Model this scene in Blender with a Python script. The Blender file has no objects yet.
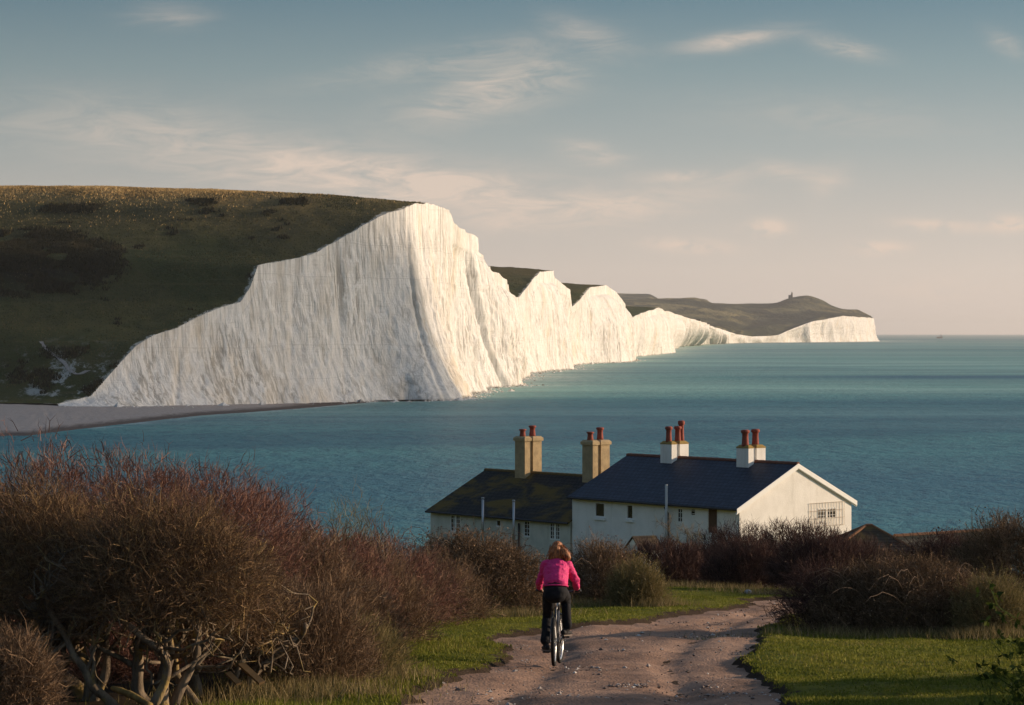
import bpy, math, random, numpy as np
from math import radians as R
rng = np.random.default_rng(7); random.seed(7)
sc = bpy.context.scene; col = sc.collection
F, CX, HY, CZ = 2500.0, 512.0, 333.0, 27.0
def P(px, py, d): return np.array([(px-CX)*d/F, d, CZ-(py-HY)*d/F])
def Zat(py, d): return CZ-(py-HY)*d/F
# ------------------------------------------------------------------ noise
def _h(i, j, k):
    n = (i*374761393 + j*668265263 + k*1274126177) & 0xffffffff
    n = ((n ^ (n >> 13))*1274126177) & 0xffffffff
    return ((n ^ (n >> 16)) & 0xffff)/65535.0
def noise(x, y=0.0, z=0.0):
    x, y, z = np.broadcast_arrays(np.asarray(x, float), np.asarray(y, float), np.asarray(z, float))
    i, j, k = (np.floor(a).astype(np.int64) for a in (x, y, z))
    f, g, h = x-i, y-j, z-k
    f, g, h = (a*a*(3-2*a) for a in (f, g, h))
    o = 0
    for a in (0, 1):
        for b in (0, 1):
            for c in (0, 1):
                o = o + _h(i+a, j+b, k+c)*(f if a else 1-f)*(g if b else 1-g)*(h if c else 1-h)
    return o*2-1
def fbm(x, y=0.0, z=0.0, n=4):
    o, a = 0, 1.0
    for q in range(n):
        s = 2.03**q; o = o + a*noise(np.asarray(x)*s+q*17.1, np.asarray(y)*s+q*5.3, np.asarray(z)*s); a *= .5
    return o/1.6
# ------------------------------------------------------------------ objects
def tag(o, label=None, cat=None, group=None, kind=None):
    for k, v in (('label', label), ('category', cat), ('group', group), ('kind', kind)):
        if v: o[k] = v
    return o
def empty(name, loc, rot=(0, 0, 0)):
    o = bpy.data.objects.new(name, None); col.objects.link(o)
    o.location = [float(v) for v in loc]; o.rotation_euler = rot; o.empty_display_size = .1
    return o
def link(name, me, mat, parent=None, smooth=False):
    o = bpy.data.objects.new(name, me); col.objects.link(o)
    if mat:
        for m in (mat if isinstance(mat, (list, tuple)) else [mat]): me.materials.append(m)
    if parent: o.parent = parent
    me.polygons.foreach_set('use_smooth', np.full(len(me.polygons), smooth)); me.update()
    return o
def mesh_np(name, V, quads=None, tris=None, fattr=None, vattr=None, uniform=None):
    """numpy mesh: quads (n,4), tris (m,3); attributes by face / vertex"""
    me = bpy.data.meshes.new(name); V = np.asarray(V, np.float32)
    L = []; C = []
    if quads is not None and len(quads): L.append(np.asarray(quads).ravel()); C += [np.full(len(quads), 4)]
    if tris is not None and len(tris): L.append(np.asarray(tris).ravel()); C += [np.full(len(tris), 3)]
    L = np.concatenate(L).astype(np.int32); C = np.concatenate(C).astype(np.int32)
    me.vertices.add(len(V)); me.vertices.foreach_set('co', V.ravel())
    me.loops.add(len(L)); me.loops.foreach_set('vertex_index', L)
    me.polygons.add(len(C)); me.polygons.foreach_set('loop_start', np.concatenate([[0], np.cumsum(C)[:-1]]).astype(np.int32))
    me.polygons.foreach_set('loop_total', C)
    for dom, d in (('FACE', fattr), ('POINT', vattr)):
        for k, v in (d or {}).items():
            a = me.attributes.new(k, 'FLOAT', dom); a.data.foreach_set('value', np.asarray(v, np.float32).ravel())
    me.update(calc_edges=True); me.validate(); return me
def grid_faces(n, m, off=0):
    i, j = np.meshgrid(np.arange(n-1), np.arange(m-1), indexing='ij'); a = (i*m+j).ravel()+off
    return np.stack([a, a+m, a+m+1, a+1], 1)
class MB:
    """collects boxes, tubes, lathes, polygons for ONE mesh object"""
    def __init__(s): s.v = []; s.f = []
    def add(s, v, f):
        b = len(s.v); s.v += [tuple(map(float, p)) for p in v]; s.f += [[i+b for i in q] for q in f]; return s
    def box(s, a, b):
        (x0, y0, z0), (x1, y1, z1) = a, b
        return s.add([(x0,y0,z0),(x1,y0,z0),(x1,y1,z0),(x0,y1,z0),(x0,y0,z1),(x1,y0,z1),(x1,y1,z1),(x0,y1,z1)],
                     [(0,3,2,1),(4,5,6,7),(0,1,5,4),(1,2,6,5),(2,3,7,6),(3,0,4,7)])
    def cham(s, a, b, c):          # box with chamfered top edge
        (x0, y0, z0), (x1, y1, z1) = a, b
        s.add([(x0,y0,z0),(x1,y0,z0),(x1,y1,z0),(x0,y1,z0),(x0,y0,z1-c),(x1,y0,z1-c),(x1,y1,z1-c),(x0,y1,z1-c),
               (x0+c,y0+c,z1),(x1-c,y0+c,z1),(x1-c,y1-c,z1),(x0+c,y1-c,z1)],
              [(0,3,2,1),(0,1,5,4),(1,2,6,5),(2,3,7,6),(3,0,4,7),(4,5,9,8),(5,6,10,9),(6,7,11,10),(7,4,8,11),(8,9,10,11)]); return s
    def tube(s, pts, rad, n=8, cap=True, e1=None):
        pts = np.asarray(pts, float); m = len(pts)
        rad = np.broadcast_to(np.asarray(rad, float), (m,)) if np.ndim(rad) < 2 else np.asarray(rad, float)
        T = np.gradient(pts, axis=0); T /= np.linalg.norm(T, axis=1)[:, None]+1e-9
        u = np.array(e1 if e1 is not None else ([0, 0, 1] if abs(T[0][2]) < .9 else [1, 0, 0]), float); V = []
        for i in range(m):
            u = u-T[i]*np.dot(u, T[i]); u /= np.linalg.norm(u)+1e-9; w = np.cross(T[i], u)
            ra, rb = (rad[i], rad[i]) if np.ndim(rad) < 2 else rad[i]
            for k in range(n):
                a = 2*math.pi*k/n; V.append(pts[i]+u*math.cos(a)*ra+w*math.sin(a)*rb)
        fs = [(i*n+k, i*n+(k+1) % n, (i+1)*n+(k+1) % n, (i+1)*n+k) for i in range(m-1) for k in range(n)]
        if cap: fs += [tuple(range(n))[::-1], tuple((m-1)*n+k for k in range(n))]
        return s.add(V, fs)
    def lathe(s, prof, c, n=14):
        return s.tube([(c[0], c[1], c[2]+z+1e-5*i) for i, (r, z) in enumerate(prof)], [max(r, 1e-4) for r, z in prof], n, e1=(1, 0, 0))
    def ring(s, c, ax, Rr, r, n=48, k=8, sx=1.0):
        ax = np.array(ax, float)/np.linalg.norm(ax); u = np.cross(ax, [0, 0, 1.]); u /= np.linalg.norm(u); w = np.cross(ax, u)
        V = []; c = np.array(c, float)
        for i in range(n):
            a = 2*math.pi*i/n; d = u*math.cos(a)+w*math.sin(a)
            for j in range(k):
                b = 2*math.pi*j/k; V.append(c+d*(Rr+r*math.cos(b))+ax*r*sx*math.sin(b))
        return s.add(V, [(i*k+j, i*k+(j+1) % k, ((i+1) % n)*k+(j+1) % k, ((i+1) % n)*k+j) for i in range(n) for j in range(k)])
    def build(s, name, mat, parent=None, smooth=False):
        me = bpy.data.meshes.new(name); me.from_pydata(s.v, [], s.f); me.update()
        return link(name, me, mat, parent, smooth)
# ------------------------------------------------------------------ materials
class NT:
    def __init__(s, tree): s.t = tree; s.n = tree.nodes; s.l = tree.links
    def new(s, ty, **kw):
        n = s.n.new(ty)
        for k, v in kw.items(): setattr(n, k, v)
        return n
    def put(s, sock, v):
        if v is None: return
        if isinstance(v, bpy.types.NodeSocket): s.l.new(v, sock)
        else:
            try: sock.default_value = v
            except Exception: sock.default_value = (*v, 1) if len(v) == 3 else v
    def math(s, op, a, b=None, c=None, clamp=False):
        n = s.new('ShaderNodeMath', operation=op, use_clamp=clamp)
        for i, v in enumerate((a, b, c)): s.put(n.inputs[i], v)
        return n.outputs[0]
    def mix(s, f, a, b, blend='MIX'):
        n = s.new('ShaderNodeMix', data_type='RGBA', blend_type=blend, clamp_factor=True)
        s.put(n.inputs[0], f); s.put(n.inputs[6], a); s.put(n.inputs[7], b); return n.outputs[2]
    def ramp(s, f, stops, interp='LINEAR'):
        n = s.new('ShaderNodeValToRGB'); n.color_ramp.interpolation = interp; e = n.color_ramp.elements
        while len(e) < len(stops): e.new(.5)
        for q, (p, c) in zip(e, stops): q.position = p; q.color = (*c, 1) if not np.isscalar(c) else (c, c, c, 1)
        s.put(n.inputs[0], f); return n.outputs[0]
    def coord(s, kind='Object'): return s.new('ShaderNodeTexCoord').outputs[kind]
    def map(s, vec, scale=(1, 1, 1), rot=(0, 0, 0), loc=(0, 0, 0)):
        n = s.new('ShaderNodeMapping'); s.put(n.inputs[0], vec); s.put(n.inputs['Scale'], scale); s.put(n.inputs['Rotation'], rot); s.put(n.inputs['Location'], loc); return n.outputs[0]
    def noise(s, vec, scale, detail=4, rough=.55, dist=0):
        n = s.new('ShaderNodeTexNoise'); s.put(n.inputs['Vector'], vec); n.inputs['Scale'].default_value = scale
        n.inputs['Detail'].default_value = detail; n.inputs['Roughness'].default_value = rough; n.inputs['Distortion'].default_value = dist
        return n.outputs['Fac']
    def vor(s, vec, scale, feat='F1', out='Distance'):
        n = s.new('ShaderNodeTexVoronoi', feature=feat); s.put(n.inputs['Vector'], vec); n.inputs['Scale'].default_value = scale; return n.outputs[out]
    def attr(s, name): return s.new('ShaderNodeAttribute', attribute_name=name).outputs['Fac']
    def bump(s, h, dist, strength=1, nrm=None):
        n = s.new('ShaderNodeBump'); n.inputs['Strength'].default_value = strength; n.inputs['Distance'].default_value = dist
        s.put(n.inputs['Height'], h); s.put(n.inputs['Normal'], nrm); return n.outputs[0]
    def sm(s, v, a, b):
        n = s.new('ShaderNodeMapRange', interpolation_type='SMOOTHSTEP'); s.put(n.inputs[0], v); n.inputs[1].default_value = a; n.inputs[2].default_value = b; return n.outputs[0]
def material(name, fn, rough=.8, spec=.3):
    m = bpy.data.materials.new(name); m.use_nodes = True; t = NT(m.node_tree)
    b = t.n['Principled BSDF']; b.inputs['Roughness'].default_value = rough; b.inputs['Specular IOR Level'].default_value = spec
    r = fn(t, b)
    if r is not None: t.put(b.inputs['Base Color'], r)
    return m
def simple(name, c, rough=.7, spec=.3, var=.18, scale=6.0, metal=0.0, bump=0.0):
    def fn(t, b):
        co = t.coord(); n = t.noise(co, scale, 5)
        b.inputs['Metallic'].default_value = metal
        if bump: t.put(b.inputs['Normal'], t.bump(n, bump))
        return t.mix(n, [x*(1-var) for x in c], [min(1, x*(1+var)) for x in c])
    return material(name, fn, rough, spec)
M = {}
# ------------------------------------------------------------------ camera, sky, sun
SUN_AZ, SUN_EL = 14.0, 13.0          # degrees from +X towards +Y; above the horizon
cam = bpy.data.objects.new('camera', bpy.data.cameras.new('camera')); col.objects.link(cam); sc.camera = cam
cam.location = (0, 0, CZ); cam.rotation_euler = (R(90), 0, 0)
cam.data.sensor_width = 36; cam.data.lens = 36*F/1024; cam.data.shift_y = -(352.5-HY)/1024
cam.data.clip_start = .5; cam.data.clip_end = 200000
sd = bpy.data.lights.new('sun', 'SUN'); so = bpy.data.objects.new('sun', sd); col.objects.link(so)
sd.energy = 5.0; sd.angle = R(.5); sd.color = (1, .77, .55)
sv = np.array([math.cos(R(SUN_AZ))*math.cos(R(SUN_EL)), math.sin(R(SUN_AZ))*math.cos(R(SUN_EL)), math.sin(R(SUN_EL))])
from mathutils import Vector, Matrix
so.rotation_euler = Vector(sv).to_track_quat('Z', 'Y').to_euler()
w = bpy.data.worlds.new('World'); sc.world = w; w.use_nodes = True
def srgb(r, g, b): return tuple((c/255/12.92 if c/255 <= .04045 else ((c/255+.055)/1.055)**2.4) for c in (r, g, b))
def make_world():
    t = NT(w.node_tree); bg = t.n['Background']; bg.inputs['Strength'].default_value = .145
    sky = t.new('ShaderNodeTexSky', sky_type='NISHITA', sun_disc=False, sun_elevation=R(SUN_EL), sun_rotation=R(90-SUN_AZ), air_density=1.0, dust_density=1.2, ozone_density=1.3)
    d = t.coord('Generated'); sp = t.new('ShaderNodeSeparateXYZ'); t.put(sp.inputs[0], d)
    az = t.math('ARCTAN2', sp.outputs[0], sp.outputs[1]); el = t.math('ARCSINE', sp.outputs[2])
    e = lambda y: math.atan((HY-y)/F)
    # haze bank of the lower sky: cream at the horizon to teal above
    K = .86/.145
    top = e(-260)
    g = [(333, (209, 192, 180)), (270, (206, 193, 181)), (215, (190, 184, 176)), (150, (164, 170, 168)), (70, (134, 152, 156)), (0, (105, 132, 144)), (-240, (66, 104, 130))]
    ra = t.ramp(t.math('DIVIDE', t.math('MAXIMUM', el, 0.0), top), [(e(y)/top, srgb(*c)) for y, c in g])
    ra = t.mix(1.0, ra, (K, K, K), 'MULTIPLY')
    co = t.new('ShaderNodeCombineXYZ'); t.put(co.inputs[0], az); t.put(co.inputs[1], el); v = co.outputs[0]
    side = t.math('MULTIPLY_ADD', az, .45, 1.0); ra = t.mix(1.0, ra, side, 'MULTIPLY')
    # thin cirrus and small cumulus, each a soft patch of the sky broken up by noise
    wisp = t.noise(t.map(v, (20, 84, 1), (0, 0, R(-9))), 1.6, 10, .68, .9)
    puff = t.noise(t.map(v, (60, 110, 1)), 1.5, 6, .6, .2)
    tot = None
    C = [(310, 170, 260, 30, 8, .85, 0), (430, 186, 150, 20, 6, 1.05, 0), (495, 90, 90, 24, -14, 1.0, 0), (588, 34, 40, 14, 20, .6, 0), (735, 41, 52, 9, -8, 1.0, 0), (845, 50, 36, 9, 14, .7, 0),
         (700, 176, 52, 6, -2, 1.1, 0), (790, 171, 40, 8, 10, .7, 0), (592, 153, 34, 12, 12, .8, 0), (590, 210, 150, 14, -7, 1.0, 0), (768, 228, 20, 8, 0, 1.3, 1), (690, 246, 42, 7, 4, 1.0, 1),
         (880, 249, 26, 7, 0, 1.15, 1), (940, 227, 42, 6, 4, .95, 1), (1010, 226, 22, 8, 0, 1.2, 1), (828, 182, 22, 14, -40, .6, 0), (170, 18, 40, 12, 0, .45, 0), (1005, 48, 20, 10, 30, .5, 0), (440, 60, 120, 14, -10, .45, 0), (930, 290, 60, 14, 0, .35, 1), (120, 120, 130, 30, 4, .22, 0), (830, 118, 130, 20, 4, .28, 0)]
    for px, py, sx, sy, an, k, kind in C:
        q = t.map(v, (F/sx, F/sy, 1)); m = q.node
        # translate then rotate then scale
        q0 = t.map(v, (1, 1, 1), (0, 0, 0), (-math.atan((px-CX)/F), -e(py), 0)); q1 = t.map(q0, (1, 1, 1), (0, 0, R(an))); m.inputs[0].links and t.t.links.remove(m.inputs[0].links[0]); t.put(m.inputs[0], q1)
        le = t.new('ShaderNodeVectorMath', operation='LENGTH'); t.put(le.inputs[0], q)
        fall = t.math('POWER', 2.718, t.math('MULTIPLY', t.math('MULTIPLY', le.outputs['Value'], le.outputs['Value']), -1.1))
        nz = puff if kind else wisp
        br = t.sm(nz, .22, .80) if not kind else t.sm(nz, .30, .58)
        o = t.math('MULTIPLY', t.math('MULTIPLY', fall, br), k)
        tot = o if tot is None else t.math('ADD', tot, o)
    tot = t.math('MINIMUM', tot, .9)
    cc = srgb(228, 206, 188)
    low = t.mix(t.math('MULTIPLY', tot, .85), ra, [c*K for c in cc])
    f = t.sm(el, R(9), R(28))
    c = t.mix(f, low, sky.outputs[0])
    t.put(bg.inputs['Color'], c)
make_world()
sc.view_settings.view_transform = 'Standard'; sc.view_settings.look = 'None'; sc.view_settings.exposure = .26; sc.view_settings.gamma = 1
sc.cycles.use_denoising = True; sc.cycles.max_bounces = 6; sc.cycles.volume_bounces = 0; sc.cycles.transparent_max_bounces = 8
sc.cycles.caustics_reflective = False; sc.cycles.caustics_refractive = False

# ------------------------------------------------------------------ terrain materials
def m_chalk(t, b):
    co = t.coord('Object')
    streak = t.noise(t.map(co, (.55, .55, .030)), 1.0, 8, .66, .5)
    broad = t.noise(t.map(co, (.07, .07, .012)), 1.0, 4, .55, .4)
    sp = t.new('ShaderNodeSeparateXYZ'); t.put(sp.inputs[0], co)
    zz = t.math('ADD', sp.outputs[2], t.math('MULTIPLY', t.noise(t.map(co, (.02, .02, .05)), 1, 3), 5))
    strata = t.noise(t.map(zz, (1, 1, 1)), .55, 3, .6)
    fine = t.noise(t.map(co, (1.7, 1.7, .11)), 1, 6, .72)
    pat = t.sm(t.noise(t.map(co, (.05, .05, .03)), 1, 5, .6, .5), .40, .62)
    c = t.mix(t.math('MULTIPLY', t.math('SUBTRACT', 1, t.sm(streak, .40, .56)), t.math('MULTIPLY_ADD', pat, .70, .25)), (.77, .74, .69), (.37, .342, .302))
    led = t.noise(t.map(co, (.10, .10, 1.5)), 1, 4, .6); c = t.mix(t.math('MULTIPLY', t.sm(led, .60, .70), t.math('MULTIPLY_ADD', pat, -.30, .45)), c, (.42, .39, .34))
    c = t.mix(t.math('MULTIPLY', t.sm(fine, .52, .70), .40), c, (.47, .43, .37))
    c = t.mix(t.math('MULTIPLY', t.sm(broad, .48, .70), .55), c, (.55, .49, .40))
    c = t.mix(t.math('MULTIPLY', t.sm(strata, .60, .66), .30), c, (.40, .38, .34))
    c = t.mix(t.math('MULTIPLY', t.sm(t.noise(t.map(co, (.03, .03, .03)), 1, 4), .56, .7), .35), c, (.66, .52, .34))
    blot = t.noise(t.map(co, (.075, .075, .05)), 1, 7, .7, .8); c = t.mix(t.math('MULTIPLY', t.sm(blot, .56, .64), .42), c, (.50, .465, .415)); c = t.mix(t.math('MULTIPLY', t.sm(blot, .42, .36), .55), c, (.84, .82, .78))
    foot = t.math('SUBTRACT', 1, t.sm(t.math('ADD', sp.outputs[2], t.math('MULTIPLY', t.noise(co, .12, 3), 3)), 1.2, 2.8))
    c = t.mix(t.math('MULTIPLY', t.math('MULTIPLY', foot, .8), t.attr('wet')), c, (.10, .09, .06))
    h = t.math('ADD', t.math('MULTIPLY', streak, 1.0), t.math('ADD', t.math('ADD', t.math('MULTIPLY', fine, .75), t.math('MULTIPLY', t.vor(t.map(co, (.30, .30, .13)), 1.0), .9)), t.math('MULTIPLY', strata, .22)))
    t.put(b.inputs['Normal'], t.bump(h, 2.4, .55))
    return c
M['chalk'] = material('chalk', m_chalk, .95, .1)
def m_down(t, b):
    co = t.coord('Object'); sp = t.new('ShaderNodeSeparateXYZ'); t.put(sp.inputs[0], co)
    a = t.noise(co, .016, 5, .6, .4); f = t.noise(co, .22, 5, .65); ff = t.noise(co, 1.1, 4, .7)
    c = t.mix(t.sm(a, .42, .62), (.052, .062, .020), (.090, .082, .030))
    c = t.mix(t.math('MULTIPLY', t.sm(f, .45, .7), .5), c, (.036, .044, .016))
    hz = t.math('ADD', sp.outputs[2], t.math('MULTIPLY', a, 16))
    c = t.mix(t.math('MULTIPLY', t.sm(hz, 62, 84), .6), c, (.105, .078, .036))  # browner upper slope: drier turf, with low sunlight put into the colour
    dry = t.math('MULTIPLY', t.sm(hz, 86, 96), t.attr('dry'))
    c = t.mix(t.math('MULTIPLY', dry, t.sm(f, .2, .6)), c, (.33, .215, .085))
    # worn track cut along the slope
    trk = t.noise(t.map(co, (.012, .012, .75)), 1, 4, .6); c = t.mix(t.math('MULTIPLY', t.sm(trk, .56, .66), .45), c, (.12, .10, .045)); c = t.mix(t.math('MULTIPLY', t.sm(trk, .36, .44), -.35), c, c)
    heath = t.math('MULTIPLY', t.sm(t.noise(co, .02, 4, .6, .8), .52, .58), t.attr('scrub'))
    c = t.mix(heath, c, (.024, .022, .013))
    # thin turf and bare chalk along the brink
    e = t.math('ADD', t.attr('edge'), t.math('MULTIPLY', t.math('SUBTRACT', f, .5), 9))
    c = t.mix(t.math('SUBTRACT', 1, t.sm(e, .3, 1.6)), c, (.52, .47, .38))
    sc_ = t.math('MULTIPLY', t.attr('scar'), t.sm(t.noise(t.map(co, (1, 1, 1.3)), .13, 7, .75, .2), .52, .62))
    c = t.mix(sc_, c, (.47, .44, .38))
    t.put(b.inputs['Normal'], t.bump(t.math('ADD', f, t.math('MULTIPLY', ff, .4)), 2.2, .8))
    return c
M['down'] = material('downland_turf', m_down, .95, .05)
def m_far(t, b):
    co = t.coord('Object')
    a = t.noise(t.map(co, (.0022, .0022, .006)), 1, 6, .62, .6); f = t.noise(t.map(co, (.012, .004, .03)), 1, 5, .65)
    c = t.mix(t.sm(a, .40, .60), (.030, .036, .018), (.20, .165, .075))
    c = t.mix(t.math('MULTIPLY', t.sm(f, .47, .56), .85), c, (.016, .020, .012))
    t.put(b.inputs['Normal'], t.bump(f, 30, .7)); return c
M['far'] = material('far_heath', m_far, 1, .02)
def m_shingle(t, b):
    co = t.coord('Object'); n = t.noise(co, .9, 6, .7); v = t.noise(t.map(co, (.05, .05, .05)), 1, 4)
    c = t.mix(t.sm(n, .3, .7), (.27, .22, .185), (.42, .36, .315)); c = t.mix(t.math('MULTIPLY', t.sm(v, .4, .65), .5), c, (.33, .28, .245))
    sp = t.new('ShaderNodeSeparateXYZ'); t.put(sp.inputs[0], co)
    wet = t.math('SUBTRACT', 1, t.sm(t.math('ADD', sp.outputs[2], t.math('MULTIPLY', v, .2)), .35, .75))
    c = t.mix(wet, c, (.085, .062, .05)); t.put(b.inputs['Normal'], t.bump(n, .3, .6)); return c
M['shingle'] = material('beach_shingle', m_shingle, .9, .2)
def m_sea(t, b):
    co = t.coord('Object')
    big = t.noise(t.map(co, (.0011, .0030, 1)), 1, 5, .55, .5); mid = t.noise(t.map(co, (.006, .016, 1)), 1, 5, .6, .3)
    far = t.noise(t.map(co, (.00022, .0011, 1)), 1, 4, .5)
    c = t.mix(t.sm(big, .40, .62), (.022, .120, .132), (.062, .228, .198))
    c = t.mix(t.math('MULTIPLY', t.sm(mid, .45, .68), .5), c, (.065, .185, .175))
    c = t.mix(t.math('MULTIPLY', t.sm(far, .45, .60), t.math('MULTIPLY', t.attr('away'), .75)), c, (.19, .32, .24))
    milk = t.math('MULTIPLY', t.attr('shore'), t.sm(t.noise(t.map(co, (.010, .03, 1)), 1, 5, .6, .6), .25, .65))
    c = t.mix(milk, c, (.62, .60, .50))
    foam = t.math('MULTIPLY', t.attr('lip'), t.sm(t.noise(t.map(co, (.08, .08, 1)), 1, 5, .7), .42, .56))
    cap = t.math('MULTIPLY', t.sm(t.noise(t.map(co, (.07, .22, 1)), 1, 3, .5), .79, .83), .7)
    c = t.mix(t.math('MAXIMUM', foam, cap), c, (.75, .74, .70))
    w1 = t.noise(t.map(co, (.16, .085, 1), (0, 0, R(14))), 1, 5, .62, .3); w2 = t.noise(t.map(co, (.55, .30, 1), (0, 0, R(-10))), 1, 4, .6)
    chop = t.noise(t.map(co, (.035, .022, 1)), 1, 5, .65, .4); c = t.mix(t.math('MULTIPLY', t.sm(chop, .40, .62), .35), c, (.075, .27, .245)); c = t.mix(t.math('MULTIPLY', t.sm(w1, .50, .64), .42), c, (.008, .058, .078)); c = t.mix(t.math('MULTIPLY', t.sm(w2, .56, .66), .35), c, (.10, .26, .25))
    h = t.math('ADD', t.math('MULTIPLY', w1, 2.4), t.math('MULTIPLY', w2, .8))
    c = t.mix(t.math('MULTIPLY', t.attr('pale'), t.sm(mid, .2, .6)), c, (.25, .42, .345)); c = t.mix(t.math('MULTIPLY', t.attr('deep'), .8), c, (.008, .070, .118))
    nrm = t.bump(h, 2.6, .7); df = t.new('ShaderNodeBsdfDiffuse'); t.put(df.inputs['Color'], c); t.put(df.inputs['Normal'], t.bump(h, 1.2, .35)); gl = t.new('ShaderNodeBsdfGlossy'); gl.inputs['Roughness'].default_value = .24; t.put(gl.inputs['Normal'], nrm); gl.inputs['Color'].default_value = (.9, .95, 1, 1)
    fr = t.new('ShaderNodeFresnel'); fr.inputs['IOR'].default_value = 1.33; t.put(fr.inputs['Normal'], nrm); mx = t.new('ShaderNodeMixShader'); t.put(mx.inputs[0], t.math('MINIMUM', fr.outputs[0], .17))    # a ruffled sea never mirrors fully
    t.l.new(df.outputs[0], mx.inputs[1]); t.l.new(gl.outputs[0], mx.inputs[2]); t.l.new(mx.outputs[0], t.n['Material Output'].inputs[0])
M['sea'] = material('sea_water', m_sea, .28, .22)

# ------------------------------------------------------------------ chalk coast: stations (top px, top y, top distance | base px, base height, base distance)
ST = np.array([
 (58,404,800,60,3.4,790),(91,396,812,86,3.0,800),(119,364,828,114,2.8,812),(137,345,838,133,2.6,822),(153,335,848,150,2.4,832),(178,327,862,173,2.2,845),
 (198,317,875,196,2.0,858),(222,307,890,220,1.8,872),(240,302,900,237,1.6,882),(250,287,908,248,1.4,890),(257,266,915,258,1.1,897),(286,259,935,283,.9,915),
 (311,255,952,308,.7,932),(329,244,966,328,.5,948),(357,230,985,358,.3,966),(378,217,1000,386,0,978),(405,207.5,1018,428,-.3,984),(414,204,1030,453,-.5,998),
 (431,203,1075,467,-.5,1085),(449,210,1130,477,-.5,1150),(456,223,1180,484,-.5,1200),(472,234,1250,497,-.5,1262),(473,246,1300,499,-.5,1320),(483,256,1360,502,-.5,1400),
 (485,266,1400,504,-.5,1450),(487,271,1450,506,-.5,1510),(503,279,1520,510,-.5,1575),(507,292,1580,516,-.5,1640),(518,298,1660,525,-.5,1690),(532,279,1740,539,-.5,1750),
 (537,271,1790,544,-.5,1805),(552,271,1900,561,-.5,1885),(556,279,1960,567,-.5,1950),(571,289,2050,575,-.5,2060),(573,307,2110,577,-.5,2135),(580,300,2165,584,-.5,2180),
 (588,287,2230,593,-.5,2240),(602,285,2320,610,-.5,2315),(612,292,2380,619,-.5,2375),(622,304,2440,619,-.5,2460),(624,326,2570,621,-.5,2625),(635,315,2760,630,-.5,2800),
 (657,308,3250,660,-.5,3300),(661,309.5,3420,663,-.5,3500),(678,315,4500,668,-.5,4600),(704,322.5,5300,692,-.5,5500),(720,329,6000,718,-.5,6200),(736,334,6600,736,-.5,6650),
 (752,336.5,6800,752,-.5,6830),(766,336,6920,766,-.5,6950),(779,335,7000,780,-.5,7030),(787,331,7060,787,-.5,7090),(812,322,7200,813,-.5,7230),(842,316,7500,843,-.5,7530),
 (866,317.5,7850,869,-.5,7880),(873,318,7960,876,-.5,7985),(874,320,8300,877,-.5,8330),(862,322,8900,864,-.5,8930)], float)
for i in range(18):      # the first face turned a little towards the valley
    for a, b in ((2, None), (5, 4)):
        d0 = ST[i,a]; d1 = d0+(1040-d0)*.22; ST[i,a] = d1
        if b: ST[i,b] = 27-(27-ST[i,b])*d1/d0
TOP = np.stack([(ST[:,0]-CX)*ST[:,2]/F, ST[:,2], CZ-(ST[:,1]-HY)*ST[:,2]/F], 1)
BASE = np.stack([(ST[:,3]-CX)*ST[:,5]/F, ST[:,5], ST[:,4]], 1)
def crom(Pn, u, mixc=.6):
    Pn = np.vstack([2*Pn[0]-Pn[1], Pn, 2*Pn[-1]-Pn[-2]]); i = np.clip(np.floor(u).astype(int), 0, len(Pn)-4); f = (u-i)[:, None]
    a, b, c, d = Pn[i], Pn[i+1], Pn[i+2], Pn[i+3]
    cr = .5*((2*b)+(c-a)*f+(2*a-5*b+4*c-d)*f*f+(3*b-a-3*c+d)*f**3)
    return mixc*cr+(1-mixc)*(b*(1-f)+c*f)
seg = np.linalg.norm(np.diff(BASE, axis=0), axis=1); us = []
for i, L in enumerate(seg):
    st = .7 if BASE[i,1] < 1350 else 1.3 if BASE[i,1] < 2600 else 5 if BASE[i,1] < 3500 else 10
    n = max(2, int(L/st)); us.append(i+np.arange(n)/n)
us = np.concatenate(us+[[len(seg)]]).astype(float)
BT, TT = crom(BASE, us), crom(TOP, us, 0)
def smooth1(a, k):
    ker = np.hanning(k+2)[1:-1]; ker /= ker.sum(); return np.stack([np.convolve(np.pad(a[:,c], k//2, mode='edge'), ker, 'valid')[:len(a)] for c in range(a.shape[1])], 1)
arc = np.concatenate([[0], np.cumsum(np.linalg.norm(np.diff(BT[:,:2], axis=0), axis=1))])
tg = np.gradient(smooth1(BT[:,:2], 41), axis=0); tg /= np.linalg.norm(tg, axis=1)[:,None]+1e-9
OUT = np.stack([tg[:,1], -tg[:,0]], 1)
sca = np.clip(BT[:,1]/1100, .8, 4.5)          # bigger features further along, as the brows are taller and coarser there
def ridged(a): return 1-np.abs(a)*2
NR = 84; tt = np.linspace(0, 1, NR); H = np.maximum(TT[:,2]-BT[:,2], .2); hs = np.clip(H/50, .05, 1.2)
V = np.zeros((len(us), NR, 3)); A = arc[:,None]; T_ = tt[None,:]; Zr = T_*H[:,None]
q = 1-(1-T_)**2.3
wob = 1.4*noise(A/sca[:,None]/40, Zr/60)
g1 = ridged(noise((A+wob)/(sca[:,None]*27.), Zr/320., 3.3)); g2 = ridged(noise((A+wob*.5)/(sca[:,None]*9.5), Zr/140., 9.1)); g3 = noise((A+wob*.3)/(3.0*sca[:,None]), Zr/60., 4.)
rough = fbm(A/3.5, Zr/3.0, 8., 3)
g0 = noise((A+wob*3)/(sca[:,None]*52.), Zr/260., 1.7); ledge = noise(A/(30*sca[:,None]), Zr/7.5, 6.6)+.5*noise(A/(9*sca[:,None]), Zr/3.0, 2.2)
brk = np.clip(fbm(A/(20*sca[:,None]), Zr/25., 4.4, 3)+.35, 0, 1)
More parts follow.
